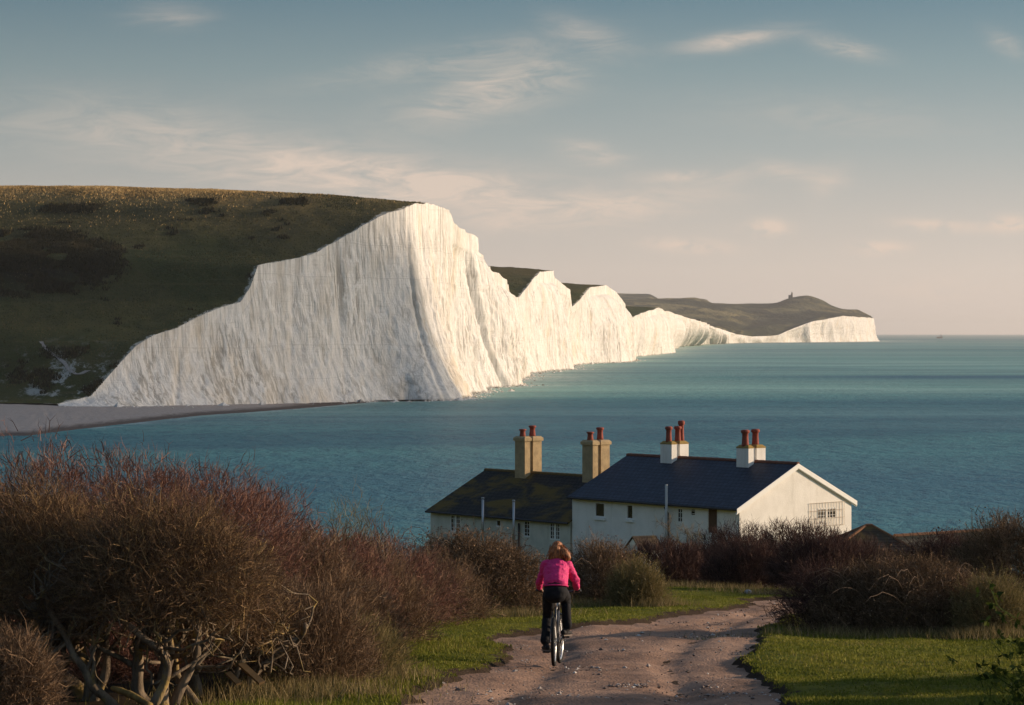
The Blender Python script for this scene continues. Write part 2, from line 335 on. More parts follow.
disp = (3.6*g1*(1.4-.4*(BT[:,1] < 1035)[:,None])+6.5*g0*(BT[:,1] > 1060)[:,None]+.50*g2*brk+.16*g3*brk)*sca[:,None]**.5+.55*rough+.75*ledge*brk
face1 = ((BT[:,1] < 1035)*1.0)[:,None]
cleft = np.clip(1-np.abs(noise((A+wob*2)/(sca[:,None]*21.), Zr/200., 8.8))*5.5, 0, 1)*np.clip(.75+.9*noise(A/(31*sca[:,None]), Zr/70., 5.1), 0, 1)
disp = disp*(1-.42*face1)-cleft*(7.6-5.8*face1)*sca[:,None]**.4
butt = (.5+.5*noise(A/(11*sca[:,None]), 0, 5.5))*np.maximum(0, 1-T_*2.6)**2*5*sca[:,None]**.5
disp = (disp*np.sin(np.clip(T_*1.0+.12, 0, 1)*math.pi)**.5*.9+disp*.25+butt)*hs[:,None]
lean = 0
for c in (0, 1): V[:,:,c] = BT[:,c][:,None]*(1-q)+TT[:,c][:,None]*q+OUT[:,c][:,None]*disp
V[:,:,2] = BT[:,2][:,None]+Zr+.5*rough*hs[:,None]*np.sin(T_*math.pi)
V[:,-1,2] += (.45*noise(arc/(9*sca))+.12*noise(arc/2.2))*hs*sca**.5
wet = np.clip((BT[:,1]-960)/60, 0, 1)[:,None]*np.ones((1, NR))
cl = link('chalk_cliff', mesh_np('chalk_cliff', V.reshape(-1, 3), grid_faces(len(us), NR), vattr={'wet': wet}), M['chalk'], smooth=True)
tag(cl, 'long wall of white chalk cliffs with vertical furrows above the sea', 'cliff', kind='structure')
# downland behind the brink, following each brow inland
keep = np.where(BT[:,1] < 5600)[0]; ED = V[keep,-1,:]
ws = np.concatenate([[0, .4, .9, 1.5, 2.3, 3.4, 5, 7], np.arange(9, 60, 2.4), np.geomspace(62, 900, 46)]); ZT = smooth1(TT[:,2:3], 15)[keep,0]
DV = np.zeros((len(keep), len(ws), 3)); W = ws[None,:]; k8 = np.clip(ED[:,2]/80, .05, 1.1)[:,None]
DV[:,:,0] = ED[:,0][:,None]-W*.995; DV[:,:,1] = ED[:,1][:,None]+W*.10
bl = np.clip(W/6, 0, 1)
DV[:,:,2] = ED[:,2][:,None]*(1-bl)+ZT[:,None]*bl+k8*(10*(1-np.exp(-W/110.))) + bl*np.clip(ED[:,2][:,None]/30, .1, 1)*(1.5*fbm(DV[:,:,0]/45, DV[:,:,1]/45, 0, 4)+.35*noise(DV[:,:,0]/5, DV[:,:,1]/5))
nearm = ((ED[:,1] < 1120)*1.0)[:,None]*np.ones_like(W)
def gauss(px, py, sx, sy):
    ipx = CX+F*DV[:,:,0]/DV[:,:,1]; ipy = HY-F*(DV[:,:,2]-CZ)/DV[:,:,1]; return np.exp(-((ipx-px)/sx)**2-((ipy-py)/sy)**2)
cen = P(35, 262, 950); dd = np.hypot((DV[:,:,0]-cen[0])/34, (DV[:,:,2]-cen[2])/11); scrub = np.clip(1.5-dd, 0, 1)*nearm
cen = P(60, 385, 865); dd = np.hypot((DV[:,:,0]-cen[0])/22, (DV[:,:,2]-cen[2])/13); scar = np.clip(1.35-dd, 0, 1)*nearm
DV[:,:,2] += scrub*np.maximum(0, fbm(DV[:,:,0]/3, DV[:,:,1]/3, 2, 3))*1.6
dn = link('hillside', mesh_np('hillside', DV.reshape(-1, 3), grid_faces(len(keep), len(ws))[:, ::-1], vattr={'edge': W*np.ones_like(nearm), 'dry': nearm, 'scrub': scrub, 'scar': scar}), M['down'], smooth=True)
tag(dn, 'rounded grass downland rising above the chalk cliffs', 'hill', kind='structure')
# tussocks and scrub standing on the slope, real blades that catch the low sun
def blades(name, lab, sel, nmax, L, wd, stops, cat):
    f = grid_faces(len(keep), len(ws)); PT = DV.reshape(-1, 3); ctr = PT[f].mean(1); ar = np.linalg.norm(np.cross(PT[f[:,2]]-PT[f[:,0]], PT[f[:,3]]-PT[f[:,1]]), axis=1)*sel(ctr, f)
    if ar.sum() <= 0: return
    k = rng.choice(len(f), nmax, p=ar/ar.sum()); a, b = rng.random((nmax, 1)), rng.random((nmax, 1)); q = f[k]; p = (PT[q[:,0]]*(1-a)+PT[q[:,1]]*a)*(1-b)+(PT[q[:,3]]*(1-a)+PT[q[:,2]]*a)*b
    an = rng.uniform(0, 6.28, nmax); s = np.stack([np.cos(an), np.sin(an), 0*an], 1)*(wd*rng.uniform(.5, 1.4, nmax))[:,None]; tip = p+np.stack([rng.normal(0, .3, nmax), rng.normal(0, .3, nmax), np.ones(nmax)], 1)*(L*rng.uniform(.5, 1.4, nmax))[:,None]; p[:,2] -= .05
    m = bpy.data.materials.get('m_'+name) or material('m_'+name, lambda t, b: t.ramp(t.attr('tint'), stops), .95, .05)
    o = link(name, mesh_np(name, np.stack([p-s, p+s, tip], 1).reshape(-1, 3), None, np.arange(3*nmax).reshape(-1, 3), fattr={'tint': np.clip(.5+.5*fbm(p[:,0]/14, p[:,1]/14, 3, 3)+rng.normal(0, .18, nmax), 0, 1)}), m); tag(o, lab, cat, kind='stuff')
inpx = lambda c: CX+F*c[:,0]/c[:,1]
inpy = lambda c: HY-F*(c[:,2]-CZ)/c[:,1]
vis = lambda c: (c[:,1] < 1150)*(inpx(c) > -90)*(inpx(c) < 420)
blades('dry_grass', 'golden dry grass along the top of the down', lambda c, f: vis(c)*(np.clip((c[:,2]-82+3*fbm(c[:,0]/20, c[:,1]/20, 1, 3))/5, 0, 1)+.05*np.clip((c[:,2]-66+6*fbm(c[:,0]/24, c[:,1]/30, 4, 3))/12, 0, 1))*np.clip((300-inpx(c))/110, .08, 1), 120000, .6, .22, [(0, (.22, .15, .06)), (.5, (.46, .30, .12)), (1, (.60, .42, .19))], 'grass')
blades('downland_grass', 'rough olive grass on the slope of the down', lambda c, f: vis(c)*(c[:,2] > 8)*(.25+np.clip(fbm(c[:,0]/25, c[:,2]/9, 1, 3)+.2, 0, 1)), 90000, .42, .20, [(0, (.035, .042, .016)), (.5, (.085, .082, .032)), (1, (.19, .145, .065))], 'grass')
def dscrub(c, f):
    x, y = inpx(c), inpy(c); nz = fbm(c[:,0]/9, c[:,2]/4, 5, 3)
    return (c[:,1] < 1150)*(x > -60)*(np.clip(1.2-np.hypot((x-30)/85, (y-263)/30), 0, 1)*(nz > -.15)*2+np.exp(-((y-202)/1.8)**2)*(x > 190)*(x < 305)*(nz > .0)*.9+np.exp(-((y-209)/2.5)**2)*(x > 45)*(x < 90)+(y > 348)*(x < 150)*(nz > .15)*.18+(nz > .60)*.15*(x < 330))
blades('downland_scrub', 'dark gorse and bramble scrub patches on the down', dscrub, 80000, 1.1, .35, [(0, (.020, .021, .011)), (.6, (.042, .038, .018)), (1, (.09, .068, .034))], 'scrub')
# zigzag chalk track on the lower hillside
from mathutils.bvhtree import BVHTree
bvh = BVHTree.FromPolygons([Vector(v) for v in DV.reshape(-1, 3)], [tuple(map(int, f)) for f in grid_faces(len(keep), len(ws))])
def drop(px, py):
    d = Vector(((px-CX)/F, 1, -(py-HY)/F)).normalized(); h = bvh.ray_cast(Vector((0, 0, CZ)), d); return np.array(h[0]) if h[0] else None
pts = [drop(*p) for p in [(41,342),(46,349),(56,357),(64,363),(70,371),(78,375),(88,371)]]; pts = [p for p in pts if p is not None]
if len(pts) > 2:
    Pn = crom(np.array(pts), np.linspace(0, len(pts)-1.001, 60)); TV = []
    for i, p in enumerate(Pn):
        wd = .45+.35*abs(noise(i/4.))+.5*i/60; TV += [p+[-wd, -.05, .25], p+[wd, -.05, .25], ]
    tr = link('hill_track', mesh_np('hill_track', np.array(TV), grid_faces(60, 2)), M['shingle']); tag(tr, 'pale chalk footpath zigzagging up the dark lower hillside', 'path', kind='structure')

# beach below the first face
wl = np.array([(-60,446,599),(0,437,649),(30,436,655),(60,432,682),(120,425,734),(200,416,813),(256,412,854),(320,407,912),(364,403,964),(392,400.5,1000),(412,399.5,1015)], float)
WLp = np.stack([(wl[:,0]-CX)*wl[:,2]/F, wl[:,2]], 1)
bk = np.array([P(-70,409,820)[:2], P(0,409,825)[:2], P(30,409,830)[:2]] + [BASE[i][:2] for i in (0, 2, 4, 6, 8, 11, 14, 16)])
bz = np.array([2.4, 2.4, 2.3]+[max(BASE[i][2], .1)+.35 for i in (0, 2, 4, 6, 8, 11, 14, 16)])
u = np.linspace(0, 10, 240); wq = crom(WLp, u); bq = crom(np.hstack([bk, bz[:,None]]), u); m = 26; s = np.linspace(-.12, 1.25, m)[None,:]
BV = np.zeros((240, m, 3)); cusp = .8*noise(u*5)[:,None]
for c in (0, 1): BV[:,:,c] = wq[:,c][:,None]*(1-s)+bq[:,c][:,None]*s
BV[:,:,1] += cusp*(1-s); BV[:,:,2] = bq[:,2][:,None]*np.sign(s)*np.abs(s)**.8+.12*noise(BV[:,:,0]/3, BV[:,:,1]/3)+np.where(s < 0, -.3, 0)
tag(link('beach', mesh_np('beach', BV.reshape(-1, 3), grid_faces(240, m)), M['shingle'], smooth=True), 'shingle beach curving under the first cliff', 'beach', kind='structure')

# far headland and hills
def loft(name, rows, n, mat, lab, rel=8.0):
    """rows: polylines of (px, py, distance), front to back"""
    out = []
    for r in rows:
        r = np.array(r, float); u = np.linspace(0, len(r)-1, n); out.append(crom(np.stack([(r[:,0]-CX)*r[:,2]/F, r[:,2], CZ-(r[:,1]-HY)*r[:,2]/F], 1), u))
    out = np.array(out); uu = np.linspace(0, len(rows)-1, 14*len(rows)); G = np.stack([crom(out[:,j,:], uu) for j in range(n)])
    G[:,:,2] += rel*fbm(G[:,:,0]/260, G[:,:,1]/500, 1, 4)*np.sin(np.linspace(0, math.pi, len(uu)))[None,:]**.5
    o = link(name, mesh_np(name, G.reshape(-1, 3), grid_faces(n, len(uu))[:, ::-1]), mat, smooth=True); tag(o, lab, 'hill', kind='structure')
fi = np.where(BT[:,1] >= 5200)[0]; fpx = CX+F*V[fi,-1,0]/V[fi,-1,1]; fpy = HY-F*(V[fi,-1,2]-CZ)/V[fi,-1,1]
lim = np.where(V[fi,-1,1] < 7985)[0]; ids = np.linspace(0, lim[-1], 26).astype(int)
front = [(560, 341, 4600), (640, 338, 4600)]+[(fpx[i], fpy[i]-.15, V[fi[i],-1,1]) for i in ids]
mid1 = [(560, 332, 6000), (660, 322, 6400), (720, 322, 7000), (752, 326, 7400), (790, 320, 7500), (825, 313, 7700), (850, 313, 7800), (872, 316.5, 7990)]
mid2 = [(560, 312, 7200), (660, 309, 7400), (713, 308, 7700), (752, 310, 7900), (790, 306, 7950), (822, 305, 7950), (846, 311, 8000), (871.5, 316, 8050)]
back = [(560, 300, 8300), (660, 299, 8300), (680, 299, 8350), (696, 298, 8380), (713, 303, 8400), (740, 303, 8400), (761, 302.5, 8400), (777, 301.5, 8400), (790, 296.9, 8300), (807, 295.4, 8250), (822, 300, 8250), (832, 305.5, 8250), (843, 309, 8250), (857, 309, 8250), (864, 312, 8250), (871, 315.7, 8200)]
loft('far_headland', [front, mid1, mid2, back, [(p, y+9, d+700) for p, y, d in back]], 200, M['far'], 'heath covered headland behind the farthest chalk cliff', 9)
b2 = [(540, 291, 10200), (600, 292, 10200), (612, 292.3, 10200), (638, 292.8, 10200), (650, 293.4, 10200), (664, 300, 10200), (693, 298, 10400), (706, 299, 10400), (714, 303, 10400), (760, 312, 10400)]
loft('far_hills', [[(p, 325, d-2000) for p, y, d in b2], [(p, y*.5+163, d-900) for p, y, d in b2], b2, [(p, y+8, d+900) for p, y, d in b2]], 120, M['far'], 'hazy dark hills on the skyline beyond the cliffs', 7)

# sea: polar grid, finer near the coast
azs = np.concatenate([np.radians(np.linspace(-88, -15, 30)), np.radians(np.linspace(-14, 14, 460)), np.radians(np.linspace(15, 88, 30))])
rs = np.concatenate([[60, 120, 200, 300], np.geomspace(340, 9000, 300), np.geomspace(9800, 45000, 24)])
SX = np.sin(azs)[:,None]*rs[None,:]; SY = np.cos(azs)[:,None]*rs[None,:]
cp = V[::6,0,:2]; cp = np.vstack([cp, bq[200:,:2]]); near = np.full(SX.shape, 1e9)
ok = (SY > 700) & (SY < 9500) & (np.abs(SX) < .17*SY); px_, py_ = SX[ok], SY[ok]; best = np.full(px_.shape, 1e9)
for i in range(0, len(px_), 4000):
    best[i:i+4000] = np.sqrt(((px_[i:i+4000,None]-cp[None,:,0])**2+(py_[i:i+4000,None]-cp[None,:,1])**2).min(1))
near[ok] = best
ysc = np.clip(SY/1500, .6, 4)
shore = np.exp(-near/(42*ysc))*np.clip((SY-1000)/300, .25, 1); lip = np.exp(-near/(5*ysc))
lb = np.full(px_.shape, 1e9)
for i in range(0, len(px_), 4000): lb[i:i+4000] = np.sqrt(((px_[i:i+4000,None]-wq[None,::2,0])**2+(py_[i:i+4000,None]-wq[None,::2,1])**2).min(1))
l2 = np.full(SX.shape, 1e9); l2[ok] = lb; lip = np.maximum(lip, np.exp(-l2/2.5)*.8)
ls = np.log(np.maximum(SY, 50)); nb = fbm(SX/420., ls*9, 2, 4); nb2 = fbm(SX/900., ls*22, 7, 4)
def band(d, w_): return np.exp(-((ls-np.log(d)+.05*nb)/w_)**2)
pale = np.clip(.9*band(2300, .42)+.9*band(1230, .11)+.75*band(800, .12)+.8*band(5500, .4), 0, 1)*np.clip(.75+.7*nb+.5*nb2, 0, 1); deep = np.clip(band(1490, .055)*np.clip((SX-90)/160, 0, 1)*1.1+.9*band(440, .30)+.6*band(985, .05)*np.clip((SX-60)/200, 0, 1)+.7*np.clip(nb2-.15, 0, 1)*(SY > 900), 0, 1)  # light and dark bands, sandbanks and cloud shadow alike, put into the water colour
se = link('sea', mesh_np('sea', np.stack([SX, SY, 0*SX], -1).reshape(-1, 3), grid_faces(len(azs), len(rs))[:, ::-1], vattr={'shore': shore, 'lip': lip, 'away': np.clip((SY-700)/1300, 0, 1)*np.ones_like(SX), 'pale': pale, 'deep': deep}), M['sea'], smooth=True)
tag(se, 'teal sea with paler green bands reaching to the horizon', 'sea', kind='structure')

# the cloud bank towards the sun whose shade lies over the first cliff face, the beach and the lower down
A_, E_ = R(SUN_AZ), R(SUN_EL); eh = np.array([-math.sin(A_), math.cos(A_), 0]); ev = np.array([-math.cos(A_)*math.sin(E_), -math.sin(A_)*math.sin(E_), math.cos(E_)])
th, ph = np.meshgrid(np.linspace(0, 2*math.pi, 120), np.linspace(.001, math.pi-.001, 60), indexing='ij'); D = np.stack([np.sin(ph)*np.cos(th), np.sin(ph)*np.sin(th), np.cos(ph)], -1)
r_ = 1+.10*fbm(D[...,0]*2.5, D[...,1]*2.5, D[...,2]*2.5+3, 4); cc_ = eh*800+ev*-12+sv*3300
Vc = cc_+(D[...,0]*r_*210)[...,None]*eh+(D[...,2]*r_*98)[...,None]*ev+(D[...,1]*r_*160)[...,None]*sv
def m_cloud(t, b):
    mx = t.new('ShaderNodeMixShader'); tr = t.new('ShaderNodeBsdfTransparent'); df = t.new('ShaderNodeBsdfDiffuse'); df.inputs[0].default_value = (.9, .9, .9, 1); mx.inputs[0].default_value = .46
    t.l.new(tr.outputs[0], mx.inputs[1]); t.l.new(df.outputs[0], mx.inputs[2]); t.l.new(mx.outputs[0], t.n['Material Output'].inputs[0])
tag(link('cloud', mesh_np('cloud', Vc.reshape(-1, 3), grid_faces(120, 60)), material('cloud_vapour', m_cloud), smooth=True), 'low cloud bank over the sea towards the sun', 'cloud', kind='stuff')

# fallen chalk along the foot of the cliffs
k = rng.choice(np.where((BT[:,1] > 830) & (BT[:,1] < 2500))[0], 900); o_ = rng.exponential(3.0, 900)+.5; bo = V[k,0,:]+np.concatenate([OUT[k]*o_[:,None], np.zeros((900, 1))], 1); bs = rng.uniform(.25, .9, 900)*np.where(rng.random(900) < .06, 2.6, 1)
tri = np.array([(0,2,4),(2,1,4),(1,3,4),(3,0,4),(2,0,5),(1,2,5),(3,1,5),(0,3,5)]); oc = np.array([(1,0,0),(-1,0,0),(0,1,0),(0,-1,0),(0,0,1),(0,0,-1)], float)
rv = bo[:,None,:]+oc[None]*rng.uniform(.6, 1.3, (900, 6, 1))*bs[:,None,None]*np.array([1, 1, .7]); rv[:,:,2] = np.maximum(rv[:,:,2]-bo[:,None,2], -.6)+np.maximum(bo[:,None,2], 0)
tag(link('chalk_rubble', mesh_np('chalk_rubble', rv.reshape(-1, 3), None, (np.arange(900)*6)[:,None,None]+tri[None] if False else ((np.arange(900)*6)[:,None,None]+tri[None]).reshape(-1, 3), vattr={'wet': np.repeat(rng.random(900) < .3, 6)*1.0}), M['chalk']), 'fallen chalk blocks along the foot of the cliffs', 'rubble', kind='stuff')
# ------------------------------------------------------------------ near ground
ZY = np.array([(-300,34),(-60,28),(0,24.9),(20,23.5),(60,20.85),(68,20.0),(80,18.4),(100,15.3),(112,13.6),(122,12.8),(150,12.4),(170,11),(190,6),(205,-1),(235,-8),(400,-9)], float)
def zprof(y):
    return (np.interp(y-2, ZY[:,0], ZY[:,1])+np.interp(y, ZY[:,0], ZY[:,1])+np.interp(y+2, ZY[:,0], ZY[:,1]))/3
def G(px, py):                       # where the ray through a point meets the slope
    ds = np.linspace(15, 68, 900); e = (CZ-zprof(ds))/ds*F-(py-HY); i = int(np.argmin(np.abs(e))); return np.array([(px-CX)*ds[i]/F, ds[i]])
left = [(372,712),(398,698),(430,682),(462,668),(484,655),(496,644),(488,636),(500,630),(540,628),(590,625),(640,621),(690,612),(716,606),(738,601),(742,597),(800,594)]
right = [(850,600),(806,606),(800,613),(786,622),(766,634),(744,646),(738,655),(752,668),(768,684),(778,696),(800,712)]
LP = [G(*p) for p in left]; RP = [G(*p) for p in right]
LP = [LP[0]-np.array([-.6, 6.])*1.0, LP[0]-np.array([-.2, 2])]+LP; RP = RP+[RP[-1]-np.array([-.2, 2]), RP[-1]-np.array([-.3, 7])]
poly = np.array(LP+RP)
def sdist(x, y):
    sh = x.shape; p = np.stack([x.ravel(), y.ravel()], 1); best = np.full(len(p), 1e9); ins = np.zeros(len(p), bool)
    for i in range(len(poly)):
        a, b = poly[i], poly[(i+1) % len(poly)]; d = b-a; t = np.clip(((p-a)@d)/(d@d+1e-9), 0, 1); best = np.minimum(best, np.linalg.norm(p-a-t[:,None]*d, axis=1))
        c = ((a[1] > p[:,1]) != (b[1] > p[:,1])) & (p[:,0] < (b[0]-a[0])*(p[:,1]-a[1])/(b[1]-a[1]+1e-12)+a[0]); ins ^= c
    return np.where(ins, best, -best).reshape(sh)          # positive inside the track
def sdn(x, y): return sdist(x, y)+.42*fbm(x/1.3, y/1.8, 3, 4)+.10*noise(x/.17, y/.22)
def hbase(x, y):
    z = zprof(y)+.10*fbm(x/3.2, y/4.0, 1, 3)+.035*fbm(x/.7, y/.8, 5, 3)
    return z+.028*np.maximum(0, -x-4)*np.clip((70-y)/30, 0, 1)-.02*np.maximum(0, np.abs(x)-16)*np.clip(y/40, 0, 1)
def S(a, b, x): t = np.clip((x-a)/(b-a), 0, 1); return t*t*(3-2*t)
def hground(x, y, sdv=None):
    sdv = sdn(x, y) if sdv is None else sdv
    return hbase(x, y)-.15*S(-.02, .22, sdv)
def hz(x, y): return float(hground(np.array([float(x)]), np.array([float(y)]))[0])
xs = np.concatenate([-np.geomspace(420, 13.2, 40), np.arange(-13, 13, .11), np.geomspace(13.2, 420, 40)])
ys = np.concatenate([-np.geomspace(300, 1, 24), np.arange(0, 22, 1.), np.arange(22, 64, .11), np.geomspace(64.2, 330, 70)])
X, Y = np.meshgrid(xs, ys, indexing='ij'); sdg = np.full(X.shape, -5.); fine = (np.abs(X) < 13.1) & (Y > 16) & (Y < 64); sdg[fine] = sdn(X[fine], Y[fine])
Zg = hground(X, Y, sdg)
def litter(x, y): return np.clip((-.085*y-.30-x+.35*fbm(x/.8, y/.8, 2, 3))/.5, 0, 1)*((y > 18) & (y < 60))
def m_turf(t, b):
    co = t.coord('Object'); a = t.noise(co, .5, 5, .6); f = t.noise(co, 5, 5, .7); g = t.noise(t.map(co, (60, 60, 60)), 1, 3, .7)
    c = t.mix(t.sm(a, .35, .65), (.11, .13, .018), (.19, .18, .03)); c = t.mix(t.math('MULTIPLY', t.sm(f, .46, .66), .6), c, (.060, .062, .016))
    c = t.mix(t.sm(g, .35, .75), c, t.mix(1, c, (1.5, 1.45, 1.3), 'MULTIPLY'))
    earth = t.math('MULTIPLY', t.sm(t.math('ADD', t.attr('sd'), t.math('MULTIPLY', t.math('SUBTRACT', f, .5), .5)), -.10, .02), 1)
    c = t.mix(earth, c, (.075, .052, .036)); c = t.mix(t.attr('litter'), c, t.mix(f, (.030, .022, .015), (.07, .05, .03))); t.put(b.inputs['Normal'], t.bump(t.math('ADD', f, g), .09, .9)); return c
M['turf'] = material('turf', m_turf, .95, .05)
gr = link('ground', mesh_np('ground', np.stack([X, Y, Zg], -1).reshape(-1, 3), grid_faces(len(xs), len(ys)), vattr={'sd': sdg, 'litter': litter(X, Y)}), M['turf'], smooth=True)
tag(gr, 'grassy slope falling from the viewpoint to the shore', 'ground', kind='structure')
# gravel track
px0, px1 = poly[:,0].min()-.6, poly[:,0].max()+.6; x2 = np.arange(px0, px1, .07); y2 = np.arange(20, poly[:,1].max()+.6, .085)
X2, Y2 = np.meshgrid(x2, y2, indexing='ij'); s2 = sdn(X2, Y2)
ruts = -.065*np.exp(-((sdist(X2, Y2)-1.0)/.26)**2)
Z2 = hbase(X2, Y2)-.08+ruts+.015*fbm(X2/.35, Y2/.5, 8, 4)+.007*noise(X2/.09, Y2/.11)-.12*S(.0, -.35, s2)
Q = grid_faces(len(x2), len(y2)); ms = s2.ravel()[Q].max(1) > -.12
def m_track(t, b):
    co = t.coord('Object'); a = t.noise(co, .6, 5, .6); f = t.noise(co, 9, 5, .7); st = t.vor(co, 26); s3 = t.vor(t.map(co, (1, 1, 1)), 9, 'F1', 'Color')
    c = t.mix(t.sm(a, .35, .65), (.215, .130, .088), (.35, .220, .150)); c = t.mix(t.math('MULTIPLY', t.sm(f, .5, .68), .6), c, (.13, .088, .070))
    c = t.mix(t.math('MULTIPLY', t.math('SUBTRACT', 1, t.sm(st, .1, .28)), t.sm(f, .45, .65)), c, (.44, .37, .33))
    damp = t.sm(t.noise(t.map(co, (.8, .35, 1), loc=(4, 2, 0)), 1, 5, .6), .56, .68); c = t.mix(t.math('MULTIPLY', damp, .55), c, (.075, .055, .045))
    t.put(b.inputs['Normal'], t.bump(t.math('ADD', f, t.math('MULTIPLY', st, -.35)), .035, .8)); return c
M['track'] = material('gravel_track', m_track, .95, .1)
tag(link('path', mesh_np('path', np.stack([X2, Y2, Z2], -1).reshape(-1, 3), Q[ms]), M['track'], smooth=True), 'rutted pinkish gravel track curving downhill to the right', 'path', kind='structure')
def hpath(x, y): return hbase(x, y)-.08

# grass blades, loose stones
def scatter_tris(name, pos, L, wd, spread, mat, lab, cat, tint=None):
    n = len(pos); ang = rng.uniform(0, 2*math.pi, n); d = np.stack([rng.normal(0, spread, n), rng.normal(0, spread, n), np.ones(n)], 1); d /= np.linalg.norm(d, axis=1)[:,None]
    sd_ = np.stack([np.cos(ang), np.sin(ang), 0*ang], 1)*wd[:,None]; tip = pos+d*L[:,None]; V = np.stack([pos-sd_, pos+sd_, tip], 1).reshape(-1, 3)
    o = link(name, mesh_np(name, V, None, np.arange(3*n).reshape(-1, 3), fattr={'tint': rng.random(n) if tint is None else tint}), mat); return tag(o, lab, cat, kind='stuff')
def m_leafy(stops, trans=.25, rough=.85):
    def fn(t, b):
        c = t.ramp(t.attr('tint'), stops)
        tr = t.new('ShaderNodeBsdfTranslucent'); t.put(tr.inputs[0], c); mx = t.new('ShaderNodeMixShader'); mx.inputs[0].default_value = trans
        out = t.n['Material Output']; t.l.new(b.outputs[0], mx.inputs[1]); t.l.new(tr.outputs[0], mx.inputs[2]); t.l.new(mx.outputs[0], out.inputs[0]); return c
    return fn
M['blade'] = material('grass_blade', m_leafy([(0, (.09, .11, .014)), (.45, (.17, .18, .024)), (.8, (.25, .23, .04)), (1, (.30, .24, .09))]), .8, .1)
n = 330000; gy = 24+40*rng.random(n)**1.25; gx = gy*rng.uniform(-.075, .225, n); sdv = sdn(gx, gy); k = (sdv < .05) & (litter(gx, gy) < .5) & (fbm(gx/.5, gy/.6, 2, 3)+rng.normal(0, .3, n) > -.25); gx, gy, sdv = gx[k], gy[k], sdv[k]
gz = hground(gx, gy, sdv); tall = np.clip(fbm(gx/.9, gy/.9, 9, 3), 0, 1); hh = rng.uniform(.018, .05, len(gx))*(1+.6*tall)
scatter_tris('grass', np.stack([gx, gy, gz-.005], 1), hh, rng.uniform(.006, .014, len(gx)), .55, M['blade'], 'short green turf beside the track', 'grass', np.clip(rng.normal(.42, .2, len(gx))+.42*fbm(gx/1.5, gy/2, 4, 3), 0, 1))
def stones(name, xy, size, zf, mat, lab, cat, kind='stuff'):
    V = []; Fq = []; tri = np.array([(0,2,4),(2,1,4),(1,3,4),(3,0,4),(2,0,5),(1,2,5),(3,1,5),(0,3,5)]); b = np.array([(1,0,0),(-1,0,0),(0,1,0),(0,-1,0),(0,0,1),(0,0,-1)], float)
    for i, ((x, y), s) in enumerate(zip(xy, size)):
        v = b*rng.uniform(.6, 1.3, (6, 1))*s*np.array([1, 1, .6]); a = rng.uniform(0, 6.28); c, q = math.cos(a), math.sin(a)
        v = v@np.array([[c, q, 0], [-q, c, 0], [0, 0, 1]]).T; v[:,0] += x; v[:,1] += y; v[:,2] += zf[i]+.2*s; V.append(v); Fq.append(tri+6*i)
    return tag(link(name, mesh_np(name, np.concatenate(V), None, np.concatenate(Fq), fattr={'tint': np.repeat(rng.random(len(size)), 8)}), mat), lab, cat, kind=kind)
M['stone'] = material('stone', lambda t, b: t.ramp(t.attr('tint'), [(0, (.10, .075, .06)), (.5, (.24, .18, .15)), (.8, (.40, .35, .31)), (1, (.62, .58, .53))]), .9, .15)
n = 9000; sy = 24+32*rng.random(n); sx = sy*rng.uniform(-.06, .16, n); q = sdn(sx, sy); k = (q > .0) & (rng.random(n) < .10+.9*(fbm(sx/1.1, sy/1.6, 6, 3) > .12)); sx, sy = sx[k], sy[k]
stones('gravel', list(zip(sx, sy)), rng.uniform(.006, .02, len(sx))*(1+1.4*(rng.random(len(sx)) < .12)), hpath(sx, sy)+.0, M['stone'], 'loose stones scattered over the track', 'gravel')
g0 = G(633, 677); cx = g0[0]+rng.normal(0, .17, 60); cy = g0[1]+rng.normal(0, .35, 60)+.9*(cx-g0[0]); stones('flint_rubble', list(zip(cx, cy)), rng.uniform(.012, .035, 60), hpath(cx, cy), M['stone'], 'small heap of pale flints in the middle of the track', 'rubble')

# ------------------------------------------------------------------ shrubs
def bark(name, a, b2, lich):
    def fn(t, b):
        co = t.coord(); n = t.noise(t.map(co, (9, 9, 3)), 1, 6, .65); l = t.noise(co, 3.5, 5, .65)
        c = t.mix(t.sm(n, .35, .65), a, b2); c = t.mix(t.math('MULTIPLY', t.sm(l, .5, .66), .8), c, lich); t.put(b.inputs['Normal'], t.bump(n, .03, 1)); return c
    return material(name, fn, .95, .1)
M['bark_grey'] = bark('bark_grey', (.09, .07, .05), (.24, .185, .13), (.36, .25, .08))
M['bark_brown'] = bark('bark_brown', (.05, .036, .028), (.12, .085, .062), (.15, .12, .07))
def pal(name, cs, tr=.12): M[name] = material(name, m_leafy([(i/(len(cs)-1), c) for i, c in enumerate(cs)], tr), .9, .1)
pal('tw_ochre', [(.055,.036,.024),(.135,.083,.050),(.225,.142,.072),(.38,.25,.10)])
pal('tw_red', [(.065,.033,.026),(.165,.080,.058),(.25,.13,.09),(.36,.23,.16)])
pal('tw_brown', [(.065,.042,.027),(.155,.098,.058),(.24,.155,.092),(.36,.25,.155)])
pal('tw_bramble', [(.042,.032,.018),(.115,.075,.042),(.20,.125,.076),(.32,.215,.125)])
pal('tw_dark', [(.026,.016,.014),(.065,.036,.030),(.115,.063,.050),(.18,.115,.085)])
pal('tw_straw', [(.075,.072,.026),(.16,.13,.052),(.25,.185,.085),(.38,.29,.15)], .3)
pal('leaf_green', [(.018,.030,.007),(.040,.060,.012),(.075,.092,.016),(.12,.125,.03)], .3)
